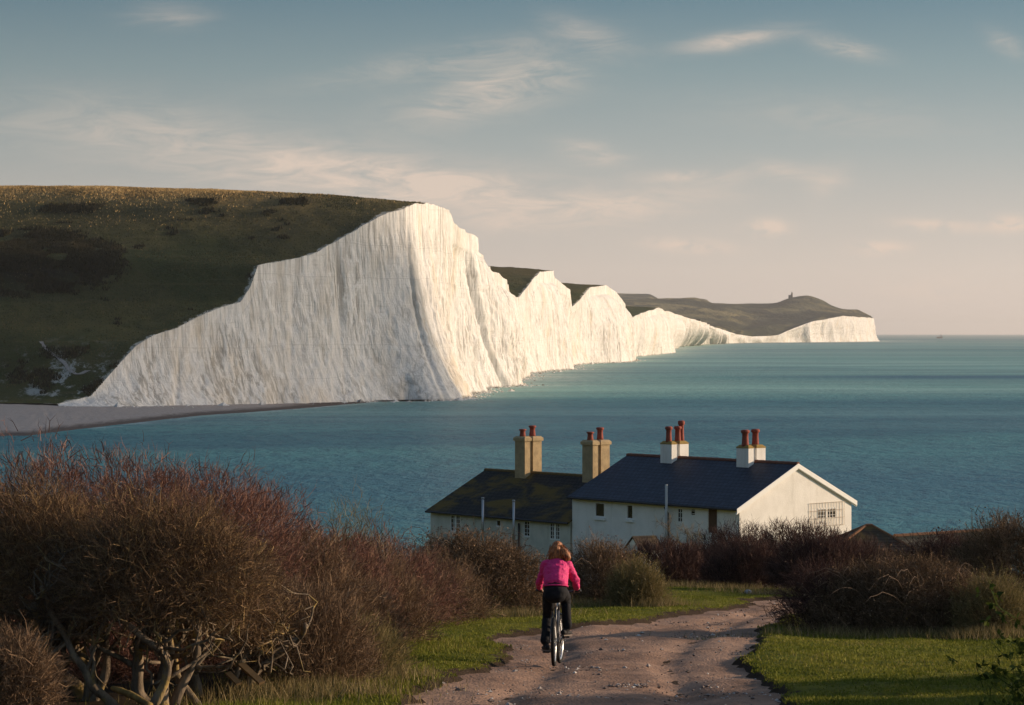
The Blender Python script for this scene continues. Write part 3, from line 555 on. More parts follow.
def twig_arrays(cent, nrm, per, L, wd, out, up=.35, kink=.45, tint0=.0, leaf=None, jit=.38):
    """bundles of forked two-segment twigs round each centre, fanning along its outward direction"""
    n = len(cent)*per; c = np.repeat(cent, per, 0); nm = np.repeat(nrm, per, 0)
    base = c+rng.normal(0, 1, (n, 3))*L*jit
    d = nm*out+np.array([0, 0, up])+rng.normal(0, .55, (n, 3)); d /= np.linalg.norm(d, axis=1)[:,None]
    d2 = d+rng.normal(0, kink, (n, 3))+np.array([0, 0, .12]); d2 /= np.linalg.norm(d2, axis=1)[:,None]
    ln = L*rng.uniform(.45, 1.3, n)[:,None]; p1 = base+d*ln*.5; p2 = p1+d2*ln*.5
    s = np.cross(d, rng.normal(0, 1, (n, 3))); s /= np.linalg.norm(s, axis=1)[:,None]; w0 = wd*rng.uniform(.6, 1.5, n)[:,None]
    d3 = d+rng.normal(0, .8, (n, 3)); d3 /= np.linalg.norm(d3, axis=1)[:,None]; p3 = p1+d3*ln*.42
    V = np.stack([base-s*w0, base+s*w0, p1+s*w0*.65, p1-s*w0*.65, p2, p3], 1).reshape(-1, 3); o = (np.arange(n)*6)[:,None]
    q = o+np.array([[0, 1, 2, 3]]); t1 = o+np.array([[3, 2, 4]]); t2 = o+np.array([[3, 2, 5]])
    tb = np.clip(np.repeat(rng.normal(.42+tint0, .14, len(cent)), per)+rng.normal(0, .17, n), 0, 1); tint = np.concatenate([tb, tb, tb])
    tris = np.concatenate([t1, t2]); VV = [V]
    if leaf:
        nl = int(n*leaf[0]); ii = rng.integers(0, n, nl); pp = (p1+(p2-p1)*rng.random((n, 1)))[ii]; a = rng.normal(0, 1, (nl, 3)); a /= np.linalg.norm(a, axis=1)[:,None]; b_ = np.cross(a, rng.normal(0, 1, (nl, 3))); b_ /= np.linalg.norm(b_, axis=1)[:,None]
        ls = leaf[1]*rng.uniform(.6, 1.4, nl)[:,None]; lv = np.stack([pp, pp+a*ls*.5+b_*ls*.3, pp+a*ls, pp+a*ls*.5-b_*ls*.3], 1).reshape(-1, 3); q = np.concatenate([q, len(V)+np.arange(4*nl).reshape(-1, 4)])
        tint = np.concatenate([tb, np.clip(rng.normal(.5+tint0, .22, nl), 0, 1), tb, tb]); VV.append(lv)
    return np.concatenate(VV), q, tris, tint
def twigs(cent, nrm, per, L, wd, out, mat, name, parent, up=.35, kink=.45, tint0=.0, leaf=None, whips=None):
    V, q, tr, ti = twig_arrays(cent, nrm, per, L, wd, out, up, kink, tint0, leaf)
    if whips is not None:        # a few long shoots standing out of the crown
        V2, q2, tr2, ti2 = twig_arrays(cent[whips], nrm[whips], 3, L*1.5, wd*1.15, out, up+.15, .5, .22, None, .12); o = len(V)
        nq, nq2 = len(q), len(q2); V = np.concatenate([V, V2]); q = np.concatenate([q, q2+o]); tr = np.concatenate([tr, tr2+o]); ti = np.concatenate([ti[:nq], ti2[:nq2], ti[nq:], ti2[nq2:]])
    return link(name, mesh_np(name, V, q, tr, fattr={'tint': ti}), mat, parent)
def shrub(name, label, px, d, rx, h, mat, wood='bark_brown', ry=None, n=700, per=12, L=.26, wd=.0038, hollow=.1, limbs=16, seed=0, group='windswept shrubs on the slope', lumps=.28, leanx=0., leaf=None, out=.75, up=.35, shell=.45, x=None, zoff=0, cat='shrub', trunk=.05, kink=.45, extra=None, stems=4):
    r0 = np.random.default_rng(seed); ry = ry or rx*.85; x = (px-CX)*d/F if x is None else x; z0 = hz(x, d)+zoff
    root = empty(name, (x, d, z0)); tag(root, label, cat, group)
    # crown surface: a lumpy dome
    a = r0.uniform(0, 2*math.pi, n); el = np.arcsin(r0.uniform(-.08, 1, n)); dr = np.stack([np.cos(el)*np.cos(a), np.cos(el)*np.sin(a), np.sin(el)], 1)
    lump = 1+lumps*fbm(dr[:,0]*2.1+seed, dr[:,1]*2.1, dr[:,2]*2.1+seed*.37, 3); rr = (1-shell*r0.random(n)**1.6)*lump*(1+.10*np.clip(r0.normal(0, 1, n), -2, .6)*(r0.random(n) < .3))
    sc3 = np.array([rx, ry, h*(1-hollow)]); c = dr*sc3*rr[:,None]; c[:,2] += h*hollow; c[:,0] += leanx*c[:,2]; c[:,2] = np.maximum(c[:,2], .04)
    nm = dr/sc3; nm /= np.linalg.norm(nm, axis=1)[:,None]
    twigs(c, nm, per, L, wd, out, M[mat], 'twigs', root, up, kink, leaf=leaf, whips=r0.choice(n, max(20, n//9), replace=False))
    # limbs: from the stool out to the crown
    b = MB(); tips = c[r0.choice(n, limbs, replace=False)]; bases = [np.array([r0.normal(0, .12*rx), r0.normal(0, .12*ry), -.15]) for _ in range(stems)]
    for k, tp in enumerate(tips):
        p0 = bases[k % stems]; p3 = tp*.96; mid = p0*.6+p3*.4+np.array([0, 0, .22*h]); pts = []
        for s in np.linspace(0, 1, 9):
            p = (1-s)**2*p0+2*s*(1-s)*mid+s*s*p3; pts.append(p+r0.normal(0, .035*rx, 3)*math.sin(s*math.pi))
        b.tube(pts, np.linspace(trunk*r0.uniform(.6, 1.1), .007, 9), 5)
    b.build('branches', M[wood], root, True)
    return root, c, nm
# the big hawthorn at the front, its twisted trunks bare near the ground
def hawthorn(label, px, d, rx, ry, h, clear, seed, ntr, mat, n=1500, per=13):
    r0 = np.random.default_rng(seed); x = (px-CX)*d/F; z0 = hz(x, d); root = empty('hawthorn_tree', (x, d, z0)); tag(root, label, 'tree', 'thorn trees at the front of the slope')
    a = r0.uniform(0, 2*math.pi, n); el = np.arcsin(r0.uniform(-.25, 1, n)); dr = np.stack([np.cos(el)*np.cos(a), np.cos(el)*np.sin(a), np.sin(el)], 1)
    lump = 1+.34*fbm(dr[:,0]*2.4+seed, dr[:,1]*2.4, dr[:,2]*2.4, 3); rr = (1-.5*r0.random(n)**1.5)*lump; hh = h-clear
    c = dr*np.array([rx, ry, hh*.72])*rr[:,None]; c[:,2] += clear+hh*.28; nm = dr
    twigs(c, nm, per, .25, .0032, .6, M[mat], 'twigs', root, .25, .6, leaf=(.35, .016))
    tb, lb = MB(), MB()
    for k in range(ntr):
        p = np.array([r0.uniform(-.55, .55)*rx, r0.uniform(-.35, .2)*ry, -.2]); dirv = np.array([r0.normal(0, .5), r0.normal(0, .2), 1.]); pts = [p.copy()]; st = (clear+hh*.42+.2)/9
        for s in range(9):
            dirv = dirv+np.array([r0.normal(0, .42), r0.normal(0, .25), r0.normal(.15, .15)]); dirv /= np.linalg.norm(dirv); dirv[2] = max(dirv[2], .25); p = p+dirv*st*1.15; pts.append(p.copy())
        pts = np.array(pts); pts = crom(pts, np.linspace(0, 8.99, 30)); r1 = r0.uniform(.048, .085); rad = np.linspace(r1, r1*.45, 30)*(1+.18*noise(np.arange(30)/2.3+k*9)); tb.tube(pts, rad, 9)
        for q in range(15):
            i0 = r0.integers(10, 29); p0 = pts[i0]; tp = c[r0.integers(0, n)]; cu = c[c[:,2] > clear*.95]; tp = cu[np.argmin(np.linalg.norm(cu-(p0+r0.normal(0, .42, 3)*np.array([rx, ry, hh])*.8+np.array([0, 0, .3])), axis=1))]*.97
            bend = r0.normal(0, .16, 3); bp = []
            for s in np.linspace(0, 1, 10): bp.append(p0*(1-s)+tp*s+bend*math.sin(s*math.pi)+r0.normal(0, .022, 3)*math.sin(s*math.pi))
            lb.tube(bp, np.linspace(rad[i0]*.5, .006, 10), 6)
            for _ in range(3):
                j = r0.integers(3, 9); e = np.array(bp[j]); e2 = e+r0.normal(0, .16, 3)+np.array([0, 0, .06]); m_ = (e+e2)/2+r0.normal(0, .06, 3); lb.tube([e, m_, e2], [.011, .008, .004], 4)
    tb.build('trunk', M['bark_grey'], root, True); lb.build('branches', M['bark_grey'], root, True); return root
hawthorn('twisted hawthorn with several bare pale trunks, nearest tree in the left foreground', 160, 26.0, 1.05, .9, 2.08, .85, 3, 6, 'tw_ochre')
hawthorn('hawthorn with ochre lichen branches at the left edge of the photo', 40, 26.8, 1.05, .9, 2.15, .7, 8, 5, 'tw_ochre')
hawthorn('small hawthorn with two thin upright trunks beside the wooden boards', 222, 27.6, .62, .6, 1.55, .5, 21, 3, 'tw_ochre', 700, 12)
SH = [
 ('reddish blackthorn thicket topping the left skyline above the hawthorn at the edge', 45, 30.0, 1.5, 2.50, 'tw_red', 1500),
 ('reddish blackthorn thicket on the skyline above the twisted hawthorn', 130, 31.0, 1.35, 2.52, 'tw_red', 1500),
 ('deep red blackthorn where the skyline of the left thicket begins to fall', 205, 32.0, 1.2, 2.48, 'tw_red', 1400),
 ('reddish blackthorn halfway down the falling edge of the left thicket', 262, 34.0, 1.15, 2.22, 'tw_red', 900),
 ('red brown blackthorn in front of the green footed bush', 318, 37.0, 1.15, 1.85, 'tw_red', 850),
 ('brown thorn bush in the middle of the left thicket behind the boards', 300, 33.0, .95, 1.55, 'tw_brown', 800),
 ('low red brown bush between the left thicket and the bramble mound', 380, 42.5, 1.3, 1.5, 'tw_red', 800),
 ('purple brown bush leaning out over the left turf verge', 368, 38.0, 1.0, 1.3, 'tw_brown', 750),
 ('small russet bush at the foot of the bramble mound', 428, 44.5, 1.05, 1.08, 'tw_brown', 650),
]
for i, (lab, px, d, rx, h, mt, n) in enumerate(SH):
    shrub('thorn_bush', lab, px, d, rx, h, mt, n=n, per=15, L=.21, seed=30+i, limbs=26, wood='bark_brown', up=.4, trunk=.035)
shrub('heather_bush', 'rounded russet bush in front of the left thicket beside the turf', 300, 29.0, .85, 1.12, 'tw_brown', n=900, per=13, L=.2, seed=51, limbs=14, up=.6, leaf=(.3, .014), group='low bushes beside the track')
shrub('heather_bush', 'low olive bush at the bottom of the photo beside the left verge', 352, 30.5, .62, .62, 'tw_straw', n=420, per=12, L=.18, seed=52, limbs=8, up=.7, group='low bushes beside the track')
shrub('heather_bush', 'russet bush with dead leaves bulging over the left verge', 345, 34.0, .78, 1.02, 'tw_brown', n=650, per=12, L=.2, seed=53, limbs=12, up=.55, leaf=(.3, .016), group='low bushes beside the track')
shrub('thorn_bush', 'low twiggy bush with yellow crooked stems in the bottom left corner', 8, 24.4, .42, .80, 'tw_brown', wood='bark_grey', n=420, per=12, L=.22, seed=54, limbs=22, hollow=.25, trunk=.03)
rt, c, nm = shrub('evergreen_bush', 'bush with yellow green foot and bare twigs standing against the sea', 352, 47.0, .72, 1.95, 'tw_straw', n=300, per=8, L=.42, seed=55, limbs=26, out=.5, up=.8, shell=.7, lumps=.4, trunk=.03)
k = c[:,2] < 1.45; twigs(c[k]*np.array([1.05, 1.05, .98]), nm[k], 12, .16, .004, .6, M['leaf_green'], 'leaves', rt, .3, .5, leaf=(2.0, .05))
def arcs(root, k, rx, h, seed, mat, reach=.55):
    r0 = np.random.default_rng(seed); b = MB()
    for i in range(k):
        a = r0.uniform(0, 6.28); p0 = np.array([math.cos(a)*rx*r0.uniform(.2, .8), math.sin(a)*rx*r0.uniform(.2, .7), h*r0.uniform(.45, .85)]); d = np.array([math.cos(a+r0.normal(0, .7)), math.sin(a), 0])*r0.uniform(.4, reach+.3)
        b.tube([p0+d*s+np.array([0, 0, .30*math.sin(s*2.6)*r0.uniform(.8, 1)]) for s in np.linspace(0, 1, 8)], np.linspace(.0055, .003, 8), 5)
    return b.build('bramble_stems', mat, root, True)
M['cane'] = simple('bramble_cane', (.17, .11, .07), .7, .2, .3, 8)
rt, c, nm = shrub('bramble_mound', 'large tangled bramble mound in front of the lichen roofed cottage', 470, 48.5, 1.62, 1.42, 'tw_bramble', n=1900, per=13, L=.26, seed=56, limbs=14, hollow=.05, lumps=.22, leaf=(.9, .04), group='bramble mounds along the track', cat='bramble', out=.5, up=.1, kink=.8)
arcs(rt, 46, 1.35, 1.6, 5, M['cane'])
rt, c, nm = shrub('bramble_mound', 'bramble bush with feathery top just behind the cyclist', 600, 52.5, .85, 1.22, 'tw_brown', n=800, per=12, L=.26, seed=57, limbs=16, hollow=.05, leaf=(.6, .035), group='bramble mounds along the track', cat='bramble', up=.6)
arcs(rt, 16, .9, 1.2, 6, M['cane'])
rt, c, nm = shrub('bramble_mound', 'straw coloured rank bush beside the fence posts', 636, 51.0, .50, .80, 'tw_straw', n=480, per=12, L=.26, seed=58, limbs=10, hollow=.04, leaf=(.6, .035), group='bramble mounds along the track', cat='bramble', up=.7)
HD = [('dark maroon hedge bush standing below the small brown roofed shed', 662, 66, 1.35, 1.20), ('dark maroon hedge bush left of the bare grey sapling', 708, 67, 1.3, 1.15), ('dark rounded hedge bush where the turf meets the thorn bushes', 748, 64, 1.15, 1.25)]
for i, (lab, px, d, rx, h) in enumerate(HD): shrub('hedge_bush', lab, px, d, rx, h, 'tw_dark', n=900, per=12, L=.22, wd=.006, seed=70+i, limbs=12, group='dark hedge below the cottages', up=.6)
BT_ = [('dark purple blackthorn covering the left foot of the sunlit gable', 738, 71, 1.5, 1.95), ('dark purple blackthorn below the middle of the sunlit gable', 798, 68, 1.6, 1.78), ('dark blackthorn right of the gable in front of the low brown roof', 858, 69, 1.4, 1.30), ('dark blackthorn overhanging the far bend of the track', 822, 61, 1.25, 1.35)]
for i, (lab, px, d, rx, h) in enumerate(BT_): shrub('blackthorn_bush', lab, px, d, rx, h, 'tw_dark', n=950, per=12, L=.24, wd=.006, seed=80+i, limbs=20, group='blackthorns in front of the cottages', up=.5, hollow=.18)
RD = [('dark green black bush on the right edge against the sea', 1014, 59, 1.6, 1.55), ('dark bush between the right mound and the terracotta topped wall', 950, 62, 1.5, 1.22)]
for i, (lab, px, d, rx, h) in enumerate(RD): shrub('evergreen_bush', lab, px, d, rx, h, 'tw_bramble' if i == 0 else 'tw_dark', n=950, per=12, L=.28, wd=.006, seed=90+i, limbs=12, group='dark bushes at the right edge', up=.4, leaf=(1.0, .04))
rt, c, nm = shrub('bramble_mound', 'broad brown bramble mound standing on the right hand lawn', 912, 41.5, 1.75, 1.15, 'tw_bramble', n=2100, per=13, L=.25, seed=59, limbs=14, hollow=.03, lumps=.26, leaf=(.7, .035), group='bramble mounds along the track', cat='bramble', out=.5, up=.2, kink=.7, ry=1.15)
arcs(rt, 40, 1.6, 1.12, 7, M['cane']); pass
shrub('bramble_mound', 'straw tipped low end of the right bramble mound', 992, 40.5, .62, .78, 'tw_straw', n=420, per=12, L=.24, seed=60, limbs=6, hollow=.03, leaf=(.5, .035), group='bramble mounds along the track', cat='bramble', up=.5)
shrub('blackthorn_bush', 'dark bush with stray bare sprigs at the left end of the right mound', 822, 42.0, .72, .98, 'tw_dark', n=420, per=10, L=.3, seed=61, limbs=16, group='bramble mounds along the track', leaf=(.8, .03), shell=.7)
# grey bare sapling in front of the white wall
def sapling(label, px, d, h, seed):
    r0 = np.random.default_rng(seed); x = (px-CX)*d/F; root = empty('bare_sapling', (x, d, hz(x, d))); tag(root, label, 'tree'); b, tb = MB(), MB()
    def grow(p, dv, L, r, lev):
        pts = [p]; q = p.copy(); dd = dv.copy()
        for s in range(5): dd = dd+r0.normal(0, .18, 3); dd /= np.linalg.norm(dd); q = q+dd*L/5; pts.append(q.copy())
        (tb if lev == 0 else b).tube(pts, np.linspace(r, r*.5, 6), 5)
        if lev < 4:
            for _ in range(4): j = r0.integers(2, 6); nd = dd+r0.normal(0, .6, 3)+np.array([-.1, 0, .1]); grow(pts[j], nd/np.linalg.norm(nd), L*.62, max(r*.5, .006), lev+1)
    grow(np.array([0, 0, -.1]), np.array([-.15, 0, 1.]), h*.42, .05, 0); tb.build('trunk', M['bark_grey'], root, True); b.build('branches', M['bark_grey'], root, True)
sapling('grey leafless sapling in front of the white cottage wall', 704, 70.5, 3.4, 4)
# leafy sprays entering at the lower right corner, and the bushes beyond the frame that shade the lawn
shrub('ivy_bush', 'dark leafy bush poking into the lower right corner of the photo', 1090, 15.0, .62, 1.30, 'leaf_green', n=420, per=6, L=.26, seed=62, limbs=26, leaf=(3.5, .045), group='bushes at the right hand edge of the lawn', shell=.6, trunk=.02, lumps=.4)
shrub('thorn_bush', 'dark thorn bush beyond the right edge of the lawn', 1210, 29.8, 1.7, 1.75, 'tw_dark', n=900, per=11, L=.3, wd=.007, seed=63, limbs=8, group='bushes at the right hand edge of the lawn')
shrub('thorn_bush', 'taller thorn bush beyond the right edge of the lawn', 1290, 26.5, 1.8, 1.9, 'tw_dark', n=900, per=11, L=.3, wd=.007, seed=64, limbs=8, group='bushes at the right hand edge of the lawn')
# rank grass at the feet of the bushes
def tufts(spec, name, lab, mat, L0, L1):
    P_ = []; Ls = []
    for px, d, rx, ry, n in spec:
        x = (px-CX)*d/F+rng.normal(0, rx*.5, n); y = d+rng.normal(0, ry*.5, n); P_.append(np.stack([x, y, hground(x, y)-.01], 1)); Ls.append(rng.uniform(L0, L1, n))
    P_ = np.concatenate(P_); scatter_tris(name, P_, np.concatenate(Ls), rng.uniform(.004, .009, len(P_)), .38, M[mat], lab, 'grass')
tufts([(352,30.0,1.0,1.2,2600),(300,27.6,1.2,.8,1800),(225,26.5,1.2,.6,350),(505,46.3,1.2,.6,1800),(600,51.2,1.6,.6,2600),(655,50.6,.7,.5,1200),(700,62.5,2.0,.7,1800),(800,58.5,2.0,.6,2000),(905,40.2,2.6,.5,3200),(985,39.7,.8,.6,1400)], 'rank_grass', 'long pale grass at the feet of the bushes', 'tw_straw', .06, .26)
tufts([(420,37,1.2,1.5,2500),(350,29.2,1.1,.8,2500),(470,46.2,1.5,.5,1500),(600,51.0,1.8,.4,2000),(890,40.0,2.8,.4,2600),(270,25.8,1.2,.5,900)], 'green_tufts', 'green grass tussocks under the bushes', 'blade', .04, .13)
# ------------------------------------------------------------------ cottages
def m_render(a, b_):
    def fn(t, b):
        co = t.coord(); n = t.noise(co, 1.3, 5, .6); f = t.noise(co, 14, 4, .7); s = t.noise(t.map(co, (2.2, 2.2, .25)), 1, 5, .65)
        sp = t.new('ShaderNodeSeparateXYZ'); t.put(sp.inputs[0], co)
        c = t.mix(t.sm(n, .35, .65), a, b_); c = t.mix(t.math('MULTIPLY', t.sm(s, .52, .72), .30), c, (.40, .37, .30)); t.put(b.inputs['Normal'], t.bump(t.math('ADD', f, n), .02, .7)); return c
    return fn
M['render_white'] = material('white_render', m_render((.76, .72, .65), (.83, .79, .72)), .9, .15)
M['render_cream'] = material('cream_render', m_render((.52, .50, .41), (.62, .59, .49)), .9, .15)
def m_slate(c1, c2, lich):
    def fn(t, b):
        co = t.coord(); sp = t.new('ShaderNodeSeparateXYZ'); t.put(sp.inputs[0], co); cb = t.new('ShaderNodeCombineXYZ'); t.put(cb.inputs[0], sp.outputs[1]); t.put(cb.inputs[1], t.math('MULTIPLY', sp.outputs[2], 2.27))
        br = t.new('ShaderNodeTexBrick'); br.offset = .5; t.put(br.inputs['Vector'], cb.outputs[0]); br.inputs['Scale'].default_value = 1; br.inputs['Brick Width'].default_value = .30; br.inputs['Row Height'].default_value = .30; br.inputs['Mortar Size'].default_value = .022; br.inputs['Bias'].default_value = -.1
        br.inputs['Color1'].default_value = (*c1, 1); br.inputs['Color2'].default_value = (*c2, 1); br.inputs['Mortar'].default_value = (c1[0]*.35, c1[1]*.35, c1[2]*.35, 1)
        c = br.outputs['Color']; n = t.noise(co, 2.2, 5, .65); c = t.mix(t.math('MULTIPLY', t.sm(n, .4, .7), .5), c, t.mix(1, c, (1.7, 1.6, 1.5), 'MULTIPLY'))
        if lich:
            l = t.noise(t.map(co, (.5, .30, .7)), 1, 5, .6, .5); c = t.mix(t.math('MULTIPLY', t.sm(l, .47, .62), .75), c, (.15, .095, .018)); l2 = t.noise(co, 4, 5, .7); c = t.mix(t.math('MULTIPLY', t.sm(l2, .58, .7), .4), c, (.13, .12, .085))
        t.put(b.inputs['Normal'], t.bump(t.math('SUBTRACT', 1, br.outputs['Fac']), .03, .8)); return c
    return fn
M['slate_blue'] = material('blue_slate', m_slate((.019, .028, .046), (.031, .042, .064), False), .6, .2)
M['slate_lichen'] = material('lichened_slate', m_slate((.026, .026, .026), (.040, .038, .034), True), .85, .1)
M['ridge'] = simple('terracotta_ridge', (.17, .070, .045), .8, .2, .3, 5)
M['ridge_mossy'] = simple('mossy_ridge', (.15, .095, .035), .85, .2, .35, 4)
M['pot'] = simple('clay_pot', (.26, .062, .040), .75, .2, .28, 6)
M['flaunch'] = simple('lichened_mortar', (.30, .20, .065), .9, .1, .3, 6)
def m_tan(t, b):
    co = t.coord(); n = t.noise(co, 3, 5, .65); v = t.noise(co, 12, 4, .7); c = t.mix(t.sm(n, .35, .65), (.33, .245, .14), (.46, .34, .19)); c = t.mix(t.math('MULTIPLY', t.sm(v, .55, .7), .4), c, (.20, .16, .09)); t.put(b.inputs['Normal'], t.bump(v, .02, .8)); return c
M['stack_tan'] = material('tan_render', m_tan, .9, .1)
M['paint'] = simple('white_paint', (.78, .76, .71), .6, .3, .06, 5)
M['glass'] = simple('window_glass', (.012, .015, .018), .12, .5, .2, 3)
M['iron'] = simple('black_iron', (.025, .025, .028), .6, .3, .2, 8)
M['steel'] = simple('flue_steel', (.40, .40, .40), .4, .5, .1, 5, .8)
M['timber_brown'] = simple('brown_timber', (.10, .055, .03), .8, .2, .3, 6)
M['grey_pipe'] = simple('grey_pipe', (.42, .41, .38), .6, .3, .15, 5)
TH = R(48.5); uX, uY = -math.sin(TH), math.cos(TH)   # along the row, away to the left
uX, uY = -.663, .749; vX, vY = .749, .663
C0 = np.array([(739.5-CX)*120/F, 120.0]); ROT = math.atan2(vY, vX)
def along(px, xl, y0=0): # distance along the row of the point seen at px on the plane xl metres in
    k = (px-CX)/F; ox, oy = C0[0]+vX*xl, C0[1]+vY*xl; return (ox-k*oy)/(k*uY-uX)-y0
def depth(xl, yl): return C0[1]+vY*xl+uY*yl
def wall(mb, u0, u1, z0, z1, holes, fn, th):
    """flat wall with openings; fn maps (u, z, depth) to a point; the reveals run back by th"""
    us = sorted({u0, u1, *[h[0] for h in holes], *[h[1] for h in holes]}); zs = sorted({z0, z1, *[h[2] for h in holes], *[h[3] for h in holes]})
    for a, b in zip(us, us[1:]):
        for c, d in zip(zs, zs[1:]):
            m, q = (a+b)/2, (c+d)/2
            if any(h[0] < m < h[1] and h[2] < q < h[3] for h in holes): continue
            mb.add([fn(a, c, 0), fn(b, c, 0), fn(b, d, 0), fn(a, d, 0)], [(0, 1, 2, 3)])
    for a, b, c, d in holes:
        for (p, q) in (((a, c), (b, c)), ((b, c), (b, d)), ((b, d), (a, d)), ((a, d), (a, c))): mb.add([fn(*p, 0), fn(*q, 0), fn(*q, th), fn(*p, th)], [(0, 1, 2, 3)])
def fbox(mb, fn, a, b, c, d, n0, n1):
    v = [fn(u, z, n) for n in (n0, n1) for (u, z) in ((a, c), (b, c), (b, d), (a, d))]; mb.add(v, [(0, 1, 2, 3), (7, 6, 5, 4), (0, 4, 5, 1), (1, 5, 6, 2), (2, 6, 7, 3), (3, 7, 4, 0)])
def window(root, fn, h, sashes=1, rows=3, cols=2, sill=True, fw=.075):
    a, b, c, d = h; m = MB(); n0, n1 = -.012, .06
    fbox(m, fn, a, b, c, c+fw, n0, n1); fbox(m, fn, a, b, d-fw, d, n0, n1); w_ = (b-a)/sashes
    for s in range(sashes+1): x = a+w_*s; fbox(m, fn, max(a, x-fw/2-(fw/2 if 0 < s < sashes else 0)), min(b, x+fw/2+(fw/2 if 0 < s < sashes else 0)), c+fw, d-fw, n0+.002, n1-.002)
    for s in range(sashes):
        for k in range(1, cols): x = a+w_*(s+k/cols); fbox(m, fn, x-.011, x+.011, c+fw, d-fw, .004, .03)
        for k in range(1, rows): z = c+(d-c)*k/rows; fbox(m, fn, a+w_*s+fw/2, a+w_*(s+1)-fw/2, z-.011, z+.011, .006, .028)
    f = m.build('window', M['paint'], root); g = MB(); g.add([fn(a, c, .035), fn(b, c, .035), fn(b, d, .035), fn(a, d, .035)], [(0, 1, 2, 3)]); g.build('pane', M['glass'], f)
    if sill: q = MB(); fbox(q, fn, a-.08, b+.08, c-.13, c-.003, -.08, .05); q.build('sill', M['paint'], f)
def chimney(root, roofob, px, W, z0, ztop, mat, pots, rise=1.1, y0=0, capflare=False):
    yc = along(px, W/2)-y0; xm = W/2; m = MB(); hw = .41
    for x0, x1 in ((xm-.62, xm-.24), (xm-.02, xm+.62)): m.box((x0, yc-hw, z0-1.1), (x1, yc+hw, ztop))
    m.box((xm-.24, yc-hw+.10, z0-1.1), (xm-.02, yc+hw-.10, ztop-.003))
    st = m.build('chimney', mat, root); c = MB(); o = .07 if capflare else .015
    for x0, x1 in ((xm-.62-o, xm-.24+o), (xm-.02-o, xm+.62+o)):
        if capflare: c.cham((x0, yc-hw-o, ztop-.20), (x1, yc+hw+o, ztop+.05), .10)
        else: c.cham((x0, yc-hw-o, ztop-.02), (x1, yc+hw+o, ztop+.14), .12)
    c.build('chimney_cap', M['flaunch'] if not capflare else mat, st)
    for (x, dy, h, r) in pots:
        p = MB(); zb = ztop+.03; p.lathe([(r*1.1, 0), (r*1.05, h*.2), (r*.92, h*.55), (r*.9, h*.78), (r*1.28, h*.84), (r*1.28, h*.96), (r*.95, h), (r*.72, h), (r*.7, h*.7)], (xm+x, yc+dy, zb), 14); p.build('chimney_pot', M['pot'], st, True)
def house(name, label, y0, L, W, zg, ze, zr, wallmat, roofmat, ridgemat, front, gable=None, oe=.22, ov=.10):
    base = np.array([C0[0]+uX*y0, C0[1]+uY*y0]); root = empty(name, (base[0], base[1], zg), (0, 0, ROT)); e, r = ze-zg, zr-zg
    fF = lambda u, z, n: (n, u, z); fG = lambda u, z, n: (u, n, z); m = MB()
    wall(m, 0, L, 0, e, front, fF, .14); wall(m, 0, W, 0, e, gable or [], fG, .14)
    m.add([(0, 0, e), (W, 0, e), (W/2, 0, r-.02)], [(0, 1, 2)]); m.add([(0, L, 0), (W, L, 0), (W, L, e), (W/2, L, r-.02), (0, L, e)], [(4, 3, 2, 1, 0)]); m.add([(W, 0, 0), (W, L, 0), (W, L, e), (W, 0, e)], [(0, 1, 2, 3)])
    m.build('wall', wallmat, root)
    s = (r-e)/(W/2); ro = MB(); t = .10
    for sg in (0, 1):
        X = (lambda x: x) if not sg else (lambda x: W-x)
        zlo = e-oe*s; a = [(X(-oe), -ov, zlo), (X(-oe), L+ov, zlo), (X(W/2), L+ov, r), (X(W/2), -ov, r)]; ro.add(a+[(x, y, z+t) for x, y, z in a], [(0, 1, 2, 3), (7, 6, 5, 4), (0, 4, 5, 1), (1, 5, 6, 2), (3, 2, 6, 7), (0, 3, 7, 4)])
    rf = ro.build('roof', roofmat, root); rg = MB(); k = 0; y = -ov-.01
    while y < L+ov-.05: rg.tube([(W/2, y, r+t-.02), (W/2, min(y+.44, L+ov+.01), r+t-.02)], [.115, .105], 8, e1=(0, 0, 1)); y += .45
    rg.build('ridge_tiles', ridgemat, rf); g = MB(); g.tube([(-oe-.05, -ov, e-oe*s+.02), (-oe-.05, L+ov, e-oe*s+.02)], .06, 8); g.build('gutter', M['iron'], root)
    return root, e, r, s
WR = 8.15; ZGR = 12.6
def hole(px0, px1, y0_, y1_, y0=0, zg=ZGR):
    a, b = along(px1, 0)-y0, along(px0, 0)-y0; d = depth(0, (a+b)/2+y0); return (a, b, Zat(y1_, d)-zg, Zat(y0_, d)-zg)
fF = lambda u, z, n: (n, u, z); fG = lambda u, z, n: (u, n, z)
LR = along(572.2, 0); ZER = Zat(507.5, 120)-.02; ZRR = Zat(463.6, 122.7)-.10
fr = [hole(595.2, 604.6, 502, 517.5), hole(627, 633, 504, 519.5), hole(677.5, 682.8, 507.5, 523), hole(690.6, 695.6, 508, 516.5), hole(708, 717, 509, 533)]
kg = lambda px: ((px-CX)/F*C0[1]-C0[0])/(vX-(px-CX)/F*vY)
gx0, gx1 = kg(817.3), kg(835.8); dg = C0[1]+vY*(gx0+gx1)/2; gh = (gx0, gx1, Zat(519, dg)-ZGR, Zat(507.6, dg)-ZGR)
hr, e, r, s = house('white_cottage', '', 0, LR, WR, ZGR, ZER, ZRR, M['render_white'], M['slate_blue'], M['ridge'], fr, [gh])
tag(hr, 'white cottage with dark blue slate roof, sunlit gable and two white chimneys', 'cottage', 'row of cottages above the sea')
for i, h in enumerate(fr[:4]): window(hr, fF, h, 1, 1 if i < 2 else 3, 1 if i != 2 else 2, sill=i < 2)
d_ = MB(); a, b, c, d = fr[4]; fbox(d_, fF, a, b, c, d, .05, .10); d_.build('door', M['timber_brown'], hr)
window(hr, fG, gh, 2, 3, 3, sill=False)
